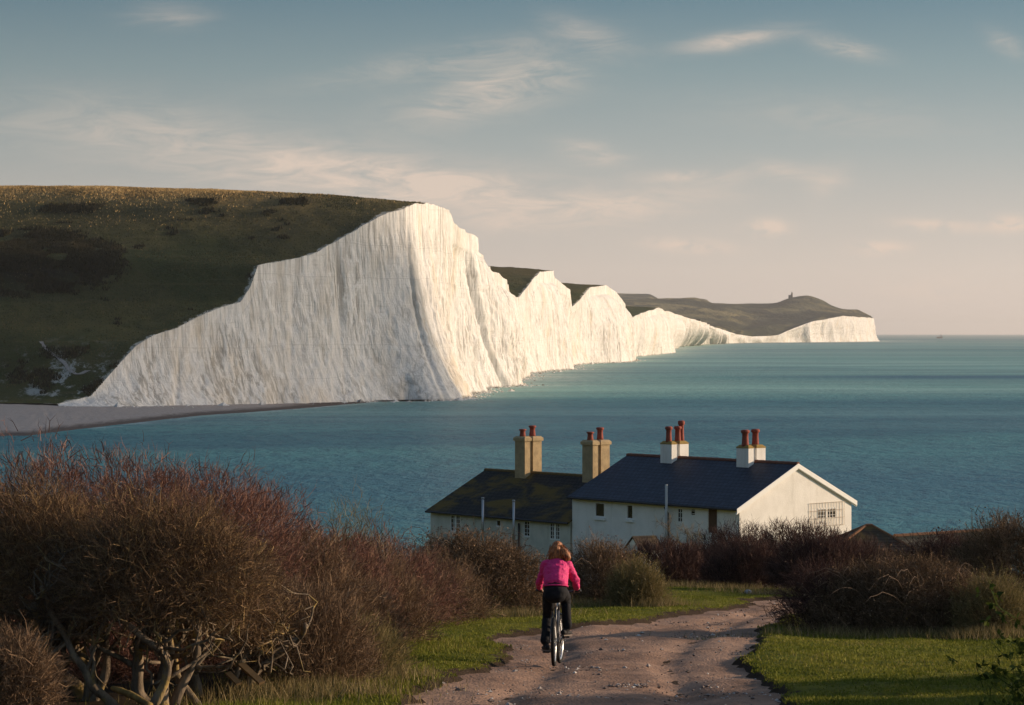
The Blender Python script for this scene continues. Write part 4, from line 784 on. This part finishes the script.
tl = MB(); tx0, tx1 = kg(809.5), kg(843.5); tz0, tz1 = Zat(525.5, dg)-ZGR, Zat(502.3, dg)-ZGR
for x in np.linspace(tx0, tx1, 13): tl.box((x-.007, -.05, tz0), (x+.007, -.036, tz1))
for z in np.linspace(tz0, tz1, 4): tl.box((tx0-.05, -.068, z-.008), (tx1+.05, -.052, z+.008))
M['trellis'] = simple('weathered_trellis', (.58, .48, .37), .8, .2, .2, 6); tl.build('trellis', M['trellis'], hr)
bb = MB()
for sg in (0, 1):
    X = (lambda x: x) if not sg else (lambda x: WR-x)
    for (o0, o1, w0, w1) in ((-.13, -.10, -.13, .11), (-.10, -.02, -.17, -.08)):
        p = [(X(-.30), o0, e-.30*s), (X(WR/2), o0, r)]; q = [(x, o1, z) for x, _, z in p]
        bb.add([(*p[0][:2], p[0][2]+w0), (*p[1][:2], p[1][2]+w0), (*p[1][:2], p[1][2]+w1), (*p[0][:2], p[0][2]+w1), (*q[0][:2], q[0][2]+w0), (*q[1][:2], q[1][2]+w0), (*q[1][:2], q[1][2]+w1), (*q[0][:2], q[0][2]+w1)], [(0, 1, 2, 3), (7, 6, 5, 4), (0, 4, 5, 1), (2, 6, 7, 3), (0, 3, 7, 4), (1, 5, 6, 2)])
bb.build('bargeboard', M['paint'], hr)
chimney(hr, None, 674.5, WR, r, 21.30-ZGR, M['render_white'], [(-.42, 0, .86, .15), (.24, .0, .86, .155), (.50, -.0, 1.14, .14)])
chimney(hr, None, 751, WR, r, 21.28-ZGR, M['render_white'], [(-.42, 0, .86, .17), (.32, 0, .88, .17)])
pp = MB(); y_ = along(666.3, -.42); pp.tube([(-.42, y_, 2.0), (-.42, y_, Zat(484.5, depth(-.42, y_))-ZGR)], .065, 10); pp.build('flue_pipe', M['grey_pipe'], hr, True)
pp = MB(); y_ += .22; pp.tube([(-.33, y_, e-.2), (-.10, y_, e-.5), (-.07, y_, .0)], .05, 8); pp.build('drainpipe', M['iron'], hr, True)
# lower cottage further along the row
ZGL = 12.3; L1 = along(430.5, 0); ZEL = Zat(515.0, 133.5); dL = depth(4.07, LR+.5); ZRL = Zat(473.3, dL)-.36
fl = [hole(450.6, 460.2, 514.5, 532, LR, ZGL), hole(496.5, 501, 519.3, 527, LR, ZGL), hole(524, 530, 520.5, 537, LR, ZGL), hole(550, 560, 521, 540, LR, ZGL)]
fl = [(a, b, c, min(d, ZEL-ZGL-.12)) for a, b, c, d in fl]
hl, e2, r2, s2 = house('lichen_roof_cottage', '', LR+.17, L1-LR-.17, WR, ZGL, ZEL, ZRL, M['render_cream'], M['slate_lichen'], M['ridge_mossy'], [(a-.17, b-.17, c, d) for a, b, c, d in fl])
tag(hl, 'lower cream cottage with lichen stained dark roof and two tall tan chimneys', 'cottage', 'row of cottages above the sea')
for i, (a, b, c, d) in enumerate(fl): window(hl, fF, (a-.17, b-.17, c, d), 2 if i in (0, 3) else 1, 1 if i == 1 else 4, 1 if i == 1 else 2, sill=False, fw=.07)
chimney(hl, None, 528.3, WR, r2, 21.28-ZGL, M['stack_tan'], [(-.42, 0, .42, .16), (.30, 0, .60, .165)], y0=LR+.17, capflare=True)
chimney(hl, None, 596.0, WR, r2, 21.25-ZGL, M['stack_tan'], [(-.42, 0, .46, .16), (.30, 0, .68, .165)], y0=LR+.17, capflare=True)
for px, yt in ((482.8, 499.5), (513.7, 502)):
    y_ = along(px, -.45); pp = MB(); pp.tube([(-.45, y_-LR-.17, 3.0), (-.45, y_-LR-.17, Zat(yt, depth(-.45, y_))-ZGL)], .065, 10); pp.tube([(-.45, y_-LR-.17, Zat(yt, depth(-.45, y_))-ZGL+.03), (-.45, y_-LR-.17, Zat(yt, depth(-.45, y_))-ZGL+.11)], .08, 10); pp.build('flue_pipe', M['steel'], hl, True)
pp = MB(); y_ = along(518.5, -.1)-LR-.17; pp.tube([(-.08, y_, e2-.3), (-.08, y_, 0)], .05, 8); pp.build('drainpipe', M['iron'], hl, True)
# low hipped outbuilding beside the gable, wall with tile coping, small shed
M['tile_dark'] = material('old_brown_tiles', m_slate((.050, .036, .027), (.075, .052, .038), True), .85, .2)
M['flintwall'] = simple('flint_wall', (.20, .17, .14), .9, .1, .35, 5, bump=.05)
M['coping'] = simple('terracotta_coping', (.21, .10, .05), .85, .2, .25, 4)
def hipped(name, label, px0, px1, yr, d, run, drop_, hgt, rot=0):
    zr = Zat(yr, d); x0, x1 = (px0-CX)*d/F, (px1-CX)*d/F; root = empty(name, ((x0+x1)/2, d, zr-drop_-hgt), (0, 0, rot)); tag(root, label, 'outbuilding')
    l = (x1-x0)/2; m = MB(); m.box((-l-run+.2, -run+.2, 0), (l+run-.2, run-.2, hgt-.002)); m.build('wall', M['flintwall'], root)
    q = MB(); a = [(-l-run, -run, hgt), (l+run, -run, hgt), (l+run, run, hgt), (-l-run, run, hgt), (-l, 0, hgt+drop_), (l, 0, hgt+drop_)]; q.add(a, [(0, 1, 5, 4), (1, 2, 5), (2, 3, 4, 5), (3, 0, 4), (3, 2, 1, 0)]); rf = q.build('roof', M['tile_dark'], root)
    t = MB(); t.tube([a[4], a[5]], .08, 8); 
    for i, j in ((5, 1), (5, 2), (4, 0), (4, 3)): t.tube([a[i], a[j]], .07, 7)
    t.build('ridge_tiles', M['coping'], rf)
hipped('outbuilding', 'low outbuilding with brown hipped roof at the right foot of the sunlit gable', 866, 872, 525.5, 113, 1.8, 1.0, 2.2)
pw0, pw1 = P(896, 534.5, 128), P(1010, 527.5, 130); rw = empty('garden_wall', (pw0[0], pw0[1], pw0[2]-3), (0, 0, math.atan2(pw1[1]-pw0[1], pw1[0]-pw0[0]))); tag(rw, 'grey flint wall with terracotta coping behind the dark bushes on the right', 'wall')
Lw = math.hypot(pw1[0]-pw0[0], pw1[1]-pw0[1]); sl = (pw1[2]-pw0[2])/Lw; m = MB(); m.add([(0, 0, 0), (Lw, 0, 0), (Lw, .3, 0), (0, .3, 0), (0, 0, 2.9), (Lw, 0, 2.9+sl*Lw), (Lw, .3, 2.9+sl*Lw), (0, .3, 2.9)], [(0, 1, 5, 4), (1, 2, 6, 5), (2, 3, 7, 6), (3, 0, 4, 7), (4, 5, 6, 7)]); m.build('masonry', M['flintwall'], rw)
c_ = MB()
for i in range(int(Lw/.42)): x = i*.42; z = 2.902+sl*x; c_.add([(x, -.06, z), (x+.41, -.06, z), (x+.41, .36, z), (x, .36, z), (x, .06, z+.11), (x+.41, .06, z+.11), (x+.41, .24, z+.11), (x, .24, z+.11)], [(0, 1, 5, 4), (1, 2, 6, 5), (2, 3, 7, 6), (3, 0, 4, 7), (4, 5, 6, 7)])
c_.build('coping', M['coping'], rw)
ds_ = 90; xs_ = (643.5-CX)*ds_/F; zr_ = Zat(536, ds_); rs_ = empty('garden_shed', (xs_, ds_, zr_-2.7), (0, 0, R(24))); tag(rs_, 'small shed with brown tiled roof and white gable end against the white cottage', 'shed')
m = MB(); m.box((-.42, -.5, 0), (.42, .5, 2.28)); m.add([(-.421, -.5, 2.28), (-.421, .5, 2.28), (-.421, 0, 2.64)], [(0, 2, 1)]); m.add([(.421, -.5, 2.28), (.421, .5, 2.28), (.421, 0, 2.64)], [(0, 1, 2)]); m.build('wall', M['render_white'], rs_)
m = MB(); 
for sg in (-1, 1): m.add([(-.46, 0, 2.66), (.50, 0, 2.66), (.50, sg*.62, 2.22), (-.46, sg*.62, 2.22), (-.46, 0, 2.71), (.50, 0, 2.71), (.50, sg*.62, 2.27), (-.46, sg*.62, 2.27)], [(0, 1, 2, 3), (4, 5, 6, 7), (2, 3, 7, 6), (0, 3, 7, 4), (1, 2, 6, 5)])
m.build('roof', M['tile_dark'], rs_)
# fence posts behind the bush, white stone, boards, log
M['grey_wood'] = simple('weathered_wood', (.34, .25, .16), .85, .2, .3, 8); 
def post(label, px, d, ytop, wd=.055):
    x = (px-CX)*d/F; z = hz(x, d); root = empty('fence_post', (x, d, z)); tag(root, label, 'post', 'old fence posts behind the bramble'); h = Zat(ytop, d)-z; m = MB(); m.cham((-wd, -wd, -.15), (wd, wd, h), .03); m.build('shaft', M['grey_wood'], root); return root, h
post('pale square topped post above the bramble just right of the cyclist', 606.5, 53.6, 562, .035); post('short pale post at the left end of the broken rail', 644.5, 52.2, 561.5, .032)
rp, hp = post('taller weathered post standing at the end of the broken rail', 649, 52.0, 563.5, .02)
sg_ = MB(); xq, dq = (606.5-CX)*53.45/F, 53.45; zq = Zat(566, dq); sg_.cham((xq-.045, dq-.012, zq), (xq+.045, dq+.006, zq+.10), .006); tag(sg_.build('notice_plate', M['paint']), 'small blank cream plate on the post above the bramble', 'plate')
m = MB(); a, b = P(637.5, 568.6, 51.9), P(647, 567.2, 51.9); m.tube([a, (a+b)/2+[0, 0, .01], b], [.028, .032, .026], 7); tag(m.build('fence_rail', M['grey_wood']), 'broken pale fence rail leaning on the taller weathered post', 'rail')
M['chalkstone'] = simple('chalk_stone', (.36, .36, .36), .9, .1, .2, 4, bump=.1)
def boulder(label, x, y, s):
    import bmesh
    bm = bmesh.new(); bmesh.ops.create_icosphere(bm, subdivisions=3, radius=1)
    for v in bm.verts: c = v.co; k = 1+.3*float(fbm(c.x*1.3+x, c.y*1.3, c.z*1.3, 3)); v.co = Vector((c.x*s*1.2*k, c.y*s*k, c.z*s*.75*k))
    me = bpy.data.meshes.new('boulder'); bm.to_mesh(me); bm.free(); o = link('boulder', me, M['chalkstone'], None, True); o.location = (x, y, hz(x, y)+s*.45); tag(o, label, 'boulder'); return o
boulder('pale boulder at the foot of the dark thorn bushes by the turf', (748.5-CX)*58.5/F, 58.5, .075)
def board(label, p0, p1, wd, th):
    p0, p1 = np.array(p0), np.array(p1); d = p1-p0; L = np.linalg.norm(d); o = MB().box((0, -wd/2, -th/2), (L, wd/2, th/2)); ob = o.build('wooden_board', M['plank']); ob.location = p0.tolist(); x = Vector(d/L); y = Vector((.2, .9, .45)).normalized(); z = x.cross(y).normalized(); y = z.cross(x); ob.rotation_euler = Matrix((x, y, z)).transposed().to_euler(); tag(ob, label, 'board', 'old boards under the front bushes')
M['plank'] = simple('old_plank', (.16, .10, .045), .85, .15, .35, 9)
board('right hand weathered board tilted down beside the russet bush', P(241, 664, 26.3), P(262, 683, 26.0), .07, .03); board('left hand weathered board tilted down beside the thin hawthorn trunks', P(228, 673, 26.1), P(239, 684, 25.9), .06, .025)
M['lichen_bark'] = bark('lichen_bark', (.12, .08, .03), (.22, .145, .05), (.30, .20, .055)); m = MB(); lp = [P(112, 688, 25.0), P(124, 692, 24.9), P(137, 698, 24.8), P(150, 707, 24.7)]; m.tube(crom(np.array(lp), np.linspace(0, 2.99, 14)), np.linspace(.028, .045, 14)*(1+.22*noise(np.arange(14)/1.5)), 10); tag(m.build('fallen_branch', M['lichen_bark'], None, True), 'thick yellow lichened branch lying under the twisted hawthorn', 'branch')

# far away: tower on the headland, houses in the gap, a ship
def bvh_of(o): return BVHTree.FromPolygons([v.co for v in o.data.vertices], [tuple(p.vertices) for p in o.data.polygons])
fb = bvh_of(bpy.data.objects['far_headland'])
def ground_at(px, y0, y1):
    for y in np.arange(y0, y1, .1):
        h = fb.ray_cast(Vector((0, 0, CZ)), Vector(((px-CX)/F, 1, -(y-HY)/F)).normalized())
        if h[0]: return h[0]
    return Vector(P(px, y1, 8200))
M['farstone'] = simple('far_granite', (.16, .145, .13), .9, .1, .15, .05); M['farwhite'] = simple('far_white_wall', (.66, .60, .52), .9, .1, .1, .05); M['farroof'] = simple('far_roof', (.09, .08, .085), .8, .1, .2, .05)
g_ = ground_at(790.5, 285, 303); tw = empty('lighthouse', (g_.x, g_.y, g_.z-2)); tw.scale = (.72, .72, .72); tag(tw, 'old stone lighthouse with a low house on the far headland skyline', 'lighthouse')
m = MB(); m.lathe([(4.6, 0), (4.3, 12), (4.0, 22), (4.4, 22.5), (4.4, 24), (2.4, 24.05), (2.2, 27.5), (2.6, 27.6), (.3, 30.5)], (6.5, 0, 0), 18); m.build('tower', M['farstone'], tw, True); m = MB(); m.box((-9, -7, 0), (2.3, 7, 12)); m.build('wall', M['farstone'], tw); m = MB(); m.add([(-9.5, -7.5, 12.003), (2.2, -7.5, 12.003), (2.2, 7.5, 12.003), (-9.5, 7.5, 12.003), (-9.5, 0, 16), (2.2, 0, 16)], [(0, 1, 5, 4), (3, 4, 5, 2), (0, 4, 3), (1, 2, 5), (0, 3, 2, 1)]); m.build('roof', M['farroof'], tw)
HS = [('grey house with wide dark roof in the gap between the far cliffs', 751.5, 20, 12, 'farstone'), ('pale narrow house right of the wide dark roofed house', 759, 8, 11, 'farwhite'), ('small pale house at the left end of the far hamlet', 737.5, 11, 7, 'farwhite'), ('low pale house between the small house and the wide dark roofed house', 743.5, 10, 7, 'farwhite')]
for lab, px, wd, ht, mt in HS:
    g_ = ground_at(px, 318, 336.5); d = g_.y-18; x = (px-CX)*d/F; z = Zat(335.6, d); root = empty('far_house', (x, d, z-4)); tag(root, lab, 'house', 'houses of the far hamlet')
    m = MB(); m.box((-wd/2, -5, 0), (wd/2, 5, ht*.55+4)); m.build('wall', M[mt], root); h0 = ht*.55+4.002; m = MB(); m.add([(-wd/2-.5, -5.6, h0), (wd/2+.5, -5.6, h0), (wd/2+.5, 5.6, h0), (-wd/2-.5, 5.6, h0), (-wd/2-.5, 0, h0+ht*.45), (wd/2+.5, 0, h0+ht*.45)], [(0, 1, 5, 4), (3, 4, 5, 2), (0, 4, 3), (1, 2, 5), (0, 3, 2, 1)]); m.build('roof', M['farroof'], root)
ds = 12500; xs_ = (939.5-CX)*ds/F; sh = empty('distant_ship', (xs_, ds, 0)); tag(sh, 'tiny ship with white stern house on the sea near the horizon', 'ship')
M['hull'] = simple('ship_hull', (.07, .075, .07), .6, .3, .1, .05); m = MB(); m.add([(-14, -3, 0), (12, -3, 0), (15, 0, 0), (12, 3, 0), (-14, 3, 0), (-15, -3.5, 8), (14, -3.5, 8), (18, 0, 9), (14, 3.5, 8), (-15, 3.5, 8)], [(0, 1, 6, 5), (1, 2, 7, 6), (2, 3, 8, 7), (3, 4, 9, 8), (4, 0, 5, 9), (5, 6, 7, 8, 9)]); m.build('hull', M['hull'], sh); m = MB(); m.box((4, -3, 8.1), (12, 3, 17)); m.box((6, -2, 17.1), (10, 2, 20)); m.build('superstructure', M['farwhite'], sh)

# ------------------------------------------------------------------ cyclist
by = min(np.arange(28, 38, .02), key=lambda y: abs(Zat(667.5, y)-float(hpath(np.array([(554-CX)*y/F]), np.array([y]))[0]))); bx = (554-CX)*by/F; bz_ = float(hpath(np.array([bx]), np.array([by]))[0])
by2 = by+1.05; bz2 = float(hpath(np.array([bx+.11]), np.array([by2]))[0]); rotc = (math.atan2(bz2-bz_, 1.05), 0, -R(4.8))
bike = empty('bicycle', (bx, by, bz_+.012), rotc); tag(bike, 'mountain bicycle with bright rims being ridden down the gravel track', 'bicycle')
M['tyre'] = simple('tyre_rubber', (.018, .017, .016), .85, .2, .2, 12); M['alloy'] = simple('bright_alloy', (.72, .71, .69), .3, .5, .08, 8, .9); M['frame'] = simple('bike_frame_paint', (.045, .047, .055), .35, .5, .1, 8); M['saddle'] = simple('saddle_vinyl', (.02, .02, .022), .5, .4, .1, 8); M['chain'] = simple('chain_steel', (.12, .11, .10), .45, .5, .2, 20, .8)
RW = .335
def wheel(y, xo=0, steer=0):
    ax = (math.cos(steer), math.sin(steer), 0); t = MB().ring((xo, y, RW), ax, RW-.026, .026, 56, 10).build('wheel', M['tyre'], bike, True)
    r = MB().ring((xo, y, RW), ax, RW-.056, .013, 56, 8, 1.1); r.build('rim', M['alloy'], t, True); s = MB(); A = np.array(ax); s.tube([np.array([xo, y, RW])-A*.05, np.array([xo, y, RW])+A*.05], .022, 10)
    for k in range(32):
        a = 2*math.pi*k/32; pd = np.array([-A[1]*math.cos(a), A[0]*math.cos(a), math.sin(a)]); s.tube([np.array([xo, y, RW])+A*(.03 if k % 2 else -.03)+pd*.02, np.array([xo, y, RW])+pd*(RW-.06)], .0012, 4)
    s.build('spokes', M['alloy'], t)
wheel(0); wheel(1.05, .012, R(-4))
BBp = (0, .43, .285); ST_ = (0, .245, .80); HT = (0, .84, .86); HB = (0, .885, .74)
f = MB()
for a, b, r in ((BBp, ST_, .016), ((0, .26, .76), HT, .017), (BBp, HB, .02), (HB, (0, .835, .88), .021)): f.tube([a, b], r, 10)
for sx in (-1, 1): f.tube([(sx*.065, 0, RW), (sx*.05, .30, .30), BBp], .010, 8); f.tube([(sx*.065, 0, RW), (sx*.035, .24, .74)], .008, 8)
f.build('frame', M['frame'], bike, True); f = MB(); f.tube([HB, (0, .90, .70)], .02, 8)
for sx in (-1, 1): f.tube([(0, .90, .70), (sx*.055, .915, .68), (sx*.06, 1.05, RW)], [.02, .018, .013], 8)
f.build('fork', M['frame'], bike, True)
f = MB(); f.tube([ST_, (0, .205, .90)], .0135, 8); f.build('seatpost', M['alloy'], bike, True)
f = MB(); f.tube([(0, .07, .935), (0, .12, .945), (0, .20, .94), (0, .30, .93), (0, .345, .92)], [(.03, .055), (.035, .085), (.03, .06), (.022, .025), (.015, .015)], 14, e1=(0, 0, 1)); f.build('saddle', M['saddle'], bike, True)
f = MB(); f.tube([(0, .835, .88), (0, .825, .96), (0, .87, 1.0)], .016, 8); f.tube([(-.31, .83, 1.02), (-.18, .865, 1.005), (0, .87, 1.0), (.18, .865, 1.005), (.31, .83, 1.02)], .0125, 8); hb = f.build('handlebar', M['frame'], bike, True)
for sx in (-1, 1): f = MB(); f.tube([(sx*.20, .861, 1.008), (sx*.315, .829, 1.021)], .018, 10); f.build('grip', M['saddle'], hb, True)
ca = R(36); cd = np.array([0, math.cos(ca), math.sin(ca)])*.17; f = MB()
for sx, sg in ((1, 1), (-1, -1)): f.tube([np.array(BBp)+[sx*.06, 0, 0], np.array(BBp)+[sx*.075, 0, 0]+cd*sg], [.016, .011], 8)
f.tube([np.array(BBp)-[.07, 0, 0], np.array(BBp)+[.07, 0, 0]], .014, 8); f.ring(np.array(BBp)+[.048, 0, 0], (1, 0, 0), .085, .006, 30, 6); cr_ = f.build('crank', M['chain'], bike, True)
for sx, sg in ((1, 1), (-1, -1)): p = np.array(BBp)+[sx*.13, 0, 0]+cd*sg; f = MB(); f.cham((p[0]-.045, p[1]-.045, p[2]-.012), (p[0]+.045, p[1]+.045, p[2]+.012), .006); f.build('pedal', M['saddle'], cr_)
f = MB(); f.ring((.048, 0, RW), (1, 0, 0), .05, .008, 24, 6, 1.6); f.tube([(.05, 0, RW+.052), (.05, .43, .285+.088)], .004, 5); f.tube([(.05, 0, RW-.05), (.05, .43, .285-.088)], .004, 5); f.build('chain', M['chain'], bike)

per = empty('person', (bx, by, bz_+.012), rotc); tag(per, 'cyclist in a pink jacket and black trousers with loose auburn hair, riding away', 'person')
def fused(name, chains, mat, parent, vox, sm=4, wob=0):
    """limbs and torso as overlapping tapered tubes fused to one continuous surface"""
    m = MB()
    for pts, rad in chains: 
        pts = np.array(pts, float); rad = np.array(rad, float); n = max(8, len(pts)*5); u = np.linspace(0, len(pts)-1, n); pp = crom(pts, np.minimum(u, len(pts)-1.0001), .85); rr = np.stack([np.interp(u, range(len(pts)), rad if rad.ndim == 1 else rad[:,k]) for k in ((0, 0) if rad.ndim == 1 else (0, 1))], 1)
        t0, t1 = pp[1]-pp[0], pp[-1]-pp[-2]; t0 /= np.linalg.norm(t0); t1 /= np.linalg.norm(t1); a0, a1 = rr[0].min(), rr[-1].min()   # rounded ends
        pp = np.vstack([pp[0]-t0*a0*.75, pp[0]-t0*a0*.45, pp, pp[-1]+t1*a1*.45, pp[-1]+t1*a1*.75]); rr = np.vstack([rr[0]*.45, rr[0]*.82, rr, rr[-1]*.82, rr[-1]*.45])
        m.tube(pp, rr, 20, e1=(1, 0, .001) if abs((pts[-1]-pts[0])[0]) < .5*np.linalg.norm(pts[-1]-pts[0]) else (0, 0, 1))
    tmp = m.build('tmp', None); md = tmp.modifiers.new('r', 'REMESH'); md.mode = 'VOXEL'; md.voxel_size = vox; s_ = tmp.modifiers.new('s', 'SMOOTH'); s_.factor = .5; s_.iterations = sm
    me = bpy.data.meshes.new_from_object(tmp.evaluated_get(bpy.context.evaluated_depsgraph_get())); bpy.data.objects.remove(tmp, do_unlink=True)
    if wob:
        co = np.empty(len(me.vertices)*3, np.float32); me.vertices.foreach_get('co', co); co = co.reshape(-1, 3); nn = np.empty(len(me.vertices)*3, np.float32); me.vertices.foreach_get('normal', nn); co += nn.reshape(-1, 3)*(wob*fbm(co[:,0]*9, co[:,1]*9, co[:,2]*16, 3))[:,None]; me.vertices.foreach_set('co', co.ravel())
    return link(name, me, mat, parent, True)
pL, pR = np.array(BBp)+[-.13, 0, 0]-cd, np.array(BBp)+[.13, 0, 0]+cd
aL, aR = pL+[-.01, -.06, .115], pR+[.02, -.06, .115]; hipL, hipR = np.array([-.082, .19, 1.01]), np.array([.082, .19, 1.01])
def knee(h, a, out):
    L1_, L2_ = .44, .43; d = a-h; D = min(np.linalg.norm(d), .865); x = (L1_**2-L2_**2+D*D)/(2*D); hh = math.sqrt(max(L1_**2-x*x, 1e-4)); u_ = d/np.linalg.norm(d); fw = np.array([out, 1, .25]); fw -= u_*np.dot(fw, u_); fw /= np.linalg.norm(fw); return h+u_*x+fw*hh
kL, kR = knee(hipL, aL, -.02), knee(hipR, aR, .03)
chest, neck, head = np.array([0, .40, 1.30]), np.array([0, .50, 1.455]), np.array([0, .535, 1.575])
shL, shR = np.array([-.150, .44, 1.37]), np.array([.150, .44, 1.37]); elL, elR = np.array([-.245, .56, 1.145]), np.array([.262, .56, 1.145]); wrL, wrR = np.array([-.262, .775, 1.045]), np.array([.262, .775, 1.045])
B = [([(0, .17, .98), (0, .22, 1.09), (0, .31, 1.20), (0, .42, 1.36)], [(.130, .105), (.125, .10), (.145, .10), (.140, .085)]), ([(0, .44, 1.38), neck, (0, .525, 1.52)], [.065, .052, .055]), ([(0, .535, 1.535), (0, .54, 1.575), (0, .53, 1.625)], [(.065, .08), (.074, .092), (.066, .082)]),
     ([(0, .625, 1.575), (0, .648, 1.558)], [.014, .014]), ([(-.07, .535, 1.565), (-.083, .525, 1.58)], [.013, .016]), ([(.07, .535, 1.565), (.083, .525, 1.58)], [.013, .016]), ([(-.02, .618, 1.538), (.02, .618, 1.538)], [.010, .010])]
for h_, k_, a_, s_ in ((hipL, kL, aL, shL), (hipR, kR, aR, shR)): B.append(([h_, (h_+k_)/2, k_, k_*.65+a_*.35, a_], [.076, .068, .053, .050, .036]))
for s_, e_, w_, sx in ((shL, elL, wrL, -1), (shR, elR, wrR, 1)):
    B.append(([s_, (s_+e_)/2, e_, (e_+w_)/2, w_], [.05, .043, .038, .036, .026])); palm = np.array([sx*.262, .835, 1.045]); B.append(([w_, palm], [(.030, .02), (.036, .017)]))
    for q in range(4):
        x = sx*(.235+.019*q); l = (.9, 1.06, 1.0, .8)[q]; B.append(([(x, .84, 1.05), (x, .84+.034*l, 1.044), (x, .84+.040*l, 1.014), (x, .84+.018*l, .997)], [.0095, .009, .0085, .0075]))
    B.append(([(sx*.238, .815, 1.036), (sx*.222, .83, 1.012), (sx*.218, .85, .998)], [.012, .010, .009]))
M['skin'] = simple('skin', (.50, .29, .20), .6, .3, .1, 12); body = fused('body', B, M['skin'], per, .0075, 2)
M['pink'] = simple('pink_jacket_cloth', (.62, .030, .16), .7, .25, .12, 9, bump=.02); M['black'] = simple('black_trouser_cloth', (.012, .012, .014), .85, .15, .2, 9); M['shoe'] = simple('dark_shoe', (.02, .018, .018), .7, .2, .2, 12); M['sole'] = simple('shoe_sole', (.16, .13, .11), .8, .2, .2, 10)
J = [([(0, .205, 1.095), (0, .25, 1.15), (0, .34, 1.26), (0, .415, 1.37), (0, .455, 1.425)], [(.165, .13), (.172, .132), (.178, .135), (.165, .115), (.10, .08)]), ([(0, .45, 1.415), (0, .49, 1.465)], [.078, .07])]
for s_, e_, w_ in ((shL, elL, wrL), (shR, elR, wrR)): J.append(([s_*[.8, 1, 1], s_, (s_+e_)/2, e_, (e_+w_)/2, w_*.92+e_*.08], [.070, .070, .058, .054, .050, .041]))
jk = fused('jacket', J, M['pink'], per, .008, 2, .022)
f = MB(); f.tube([(.170*math.cos(a), .198+.136*math.sin(a), 1.085-.02*math.sin(a)) for a in np.linspace(0, 2*math.pi, 40)], .011, 6, False); f.build('hem', M['pink'], jk, True)
T = [([(0, .155, .965), (0, .18, 1.02), (0, .225, 1.12)], [(.155, .135), (.165, .14), (.15, .12)])]
for h_, k_, a_ in ((hipL, kL, aL), (hipR, kR, aR)): T.append(([h_, (h_*.6+k_*.4), k_, k_*.6+a_*.4, a_+np.array([0, 0, .03])], [.092, .086, .072, .070, .062]))
fused('trousers', T, M['black'], per, .010, 3, .012)
for a_, p_, sx in ((aL, pL, -1), (aR, pR, 1)):
    yaw = sx*.28; fw = np.array([math.sin(yaw), math.cos(yaw), 0]); s0 = p_+[0, 0, .055]; sh_ = fused('shoe', [([s0-fw*.13+[0, 0, .01], s0-fw*.04, s0+fw*.06, s0+fw*.13], [(.040, .038), (.044, .040), (.048, .032), (.042, .024)]), ([s0-fw*.085, a_+[0, 0, .01]], [.044, .040])], M['shoe'], per, .008, 2)
    f = MB(); b_ = p_+[0, 0, .014]; perp = np.array([fw[1], -fw[0], 0]); ol = [b_+fw*y+perp*x for y, x in ((-.165, -.028), (-.165, .028), (-.05, .036), (.08, .046), (.15, .028), (.15, -.028), (.08, -.046), (-.05, -.036))]; f.add([*ol, *[o+[0, 0, .018] for o in ol]], [tuple(range(8))[::-1], tuple(range(8, 16))]+[(i, (i+1) % 8, 8+(i+1) % 8, 8+i) for i in range(8)]); f.build('sole', M['sole'], sh_)
def m_hair(t, b):
    co = t.coord(); n = t.noise(t.map(co, (60, 60, 14)), 1, 4, .6); t.put(b.inputs['Normal'], t.bump(n, .01, 1)); return t.mix(t.sm(n, .35, .65), (.10, .032, .011), (.48, .17, .048))
M['hair'] = material('auburn_hair', m_hair, .55, .35)
hr0 = np.random.default_rng(3); Hc = [([(0, .515, 1.56), (0, .515, 1.60), (0, .52, 1.645)], [(.082, .092), (.088, .098), (.074, .084)]), ([(.0, .44, 1.60), (-.01, .425, 1.53), (-.02, .415, 1.47), (-.02, .40, 1.42)], [.06, .06, .048, .02]), ([(.06, .44, 1.575), (.11, .42, 1.54), (.145, .415, 1.48), (.14, .41, 1.42)], [.045, .06, .055, .022]), ([(-.06, .46, 1.57), (-.085, .45, 1.50), (-.085, .44, 1.44)], [.045, .042, .02])]
hh = fused('hair', Hc, M['hair'], per, .009, 2, .016); f = MB()
for k in range(150):
    a = hr0.uniform(-1.25, 1.25); p = np.array([.097*math.sin(a), .515-.10*math.cos(a), hr0.uniform(1.52, 1.66)]); L = hr0.uniform(.10, .24); sw = hr0.normal(.025, .035); f.tube([p, p+[sw*.5+.02*math.sin(a), -.022, -L*.5], p+[sw+.03*math.sin(a), -.018+hr0.normal(0, .015), -L]], [.006, .005, .002], 5)
f.build('loose_strands', M['hair'], hh, True)

# ------------------------------------------------------------------ hazy sea air
hb_ = MB().box((-48000, -700, -10.0), (48000, 46500, 215)).build('haze', None); tag(hb_, 'thin pale sea haze', 'haze', kind='stuff')
mh = bpy.data.materials.new('sea_haze'); mh.use_nodes = True; t = NT(mh.node_tree); t.n.remove(t.n['Principled BSDF']); pv = t.new('ShaderNodeVolumePrincipled'); pv.inputs['Color'].default_value = (.94, .92, .90, 1); pv.inputs['Density'].default_value = 3.6e-5; pv.inputs['Anisotropy'].default_value = .25; t.l.new(pv.outputs[0], t.n['Material Output'].inputs['Volume']); hb_.data.materials.append(mh)
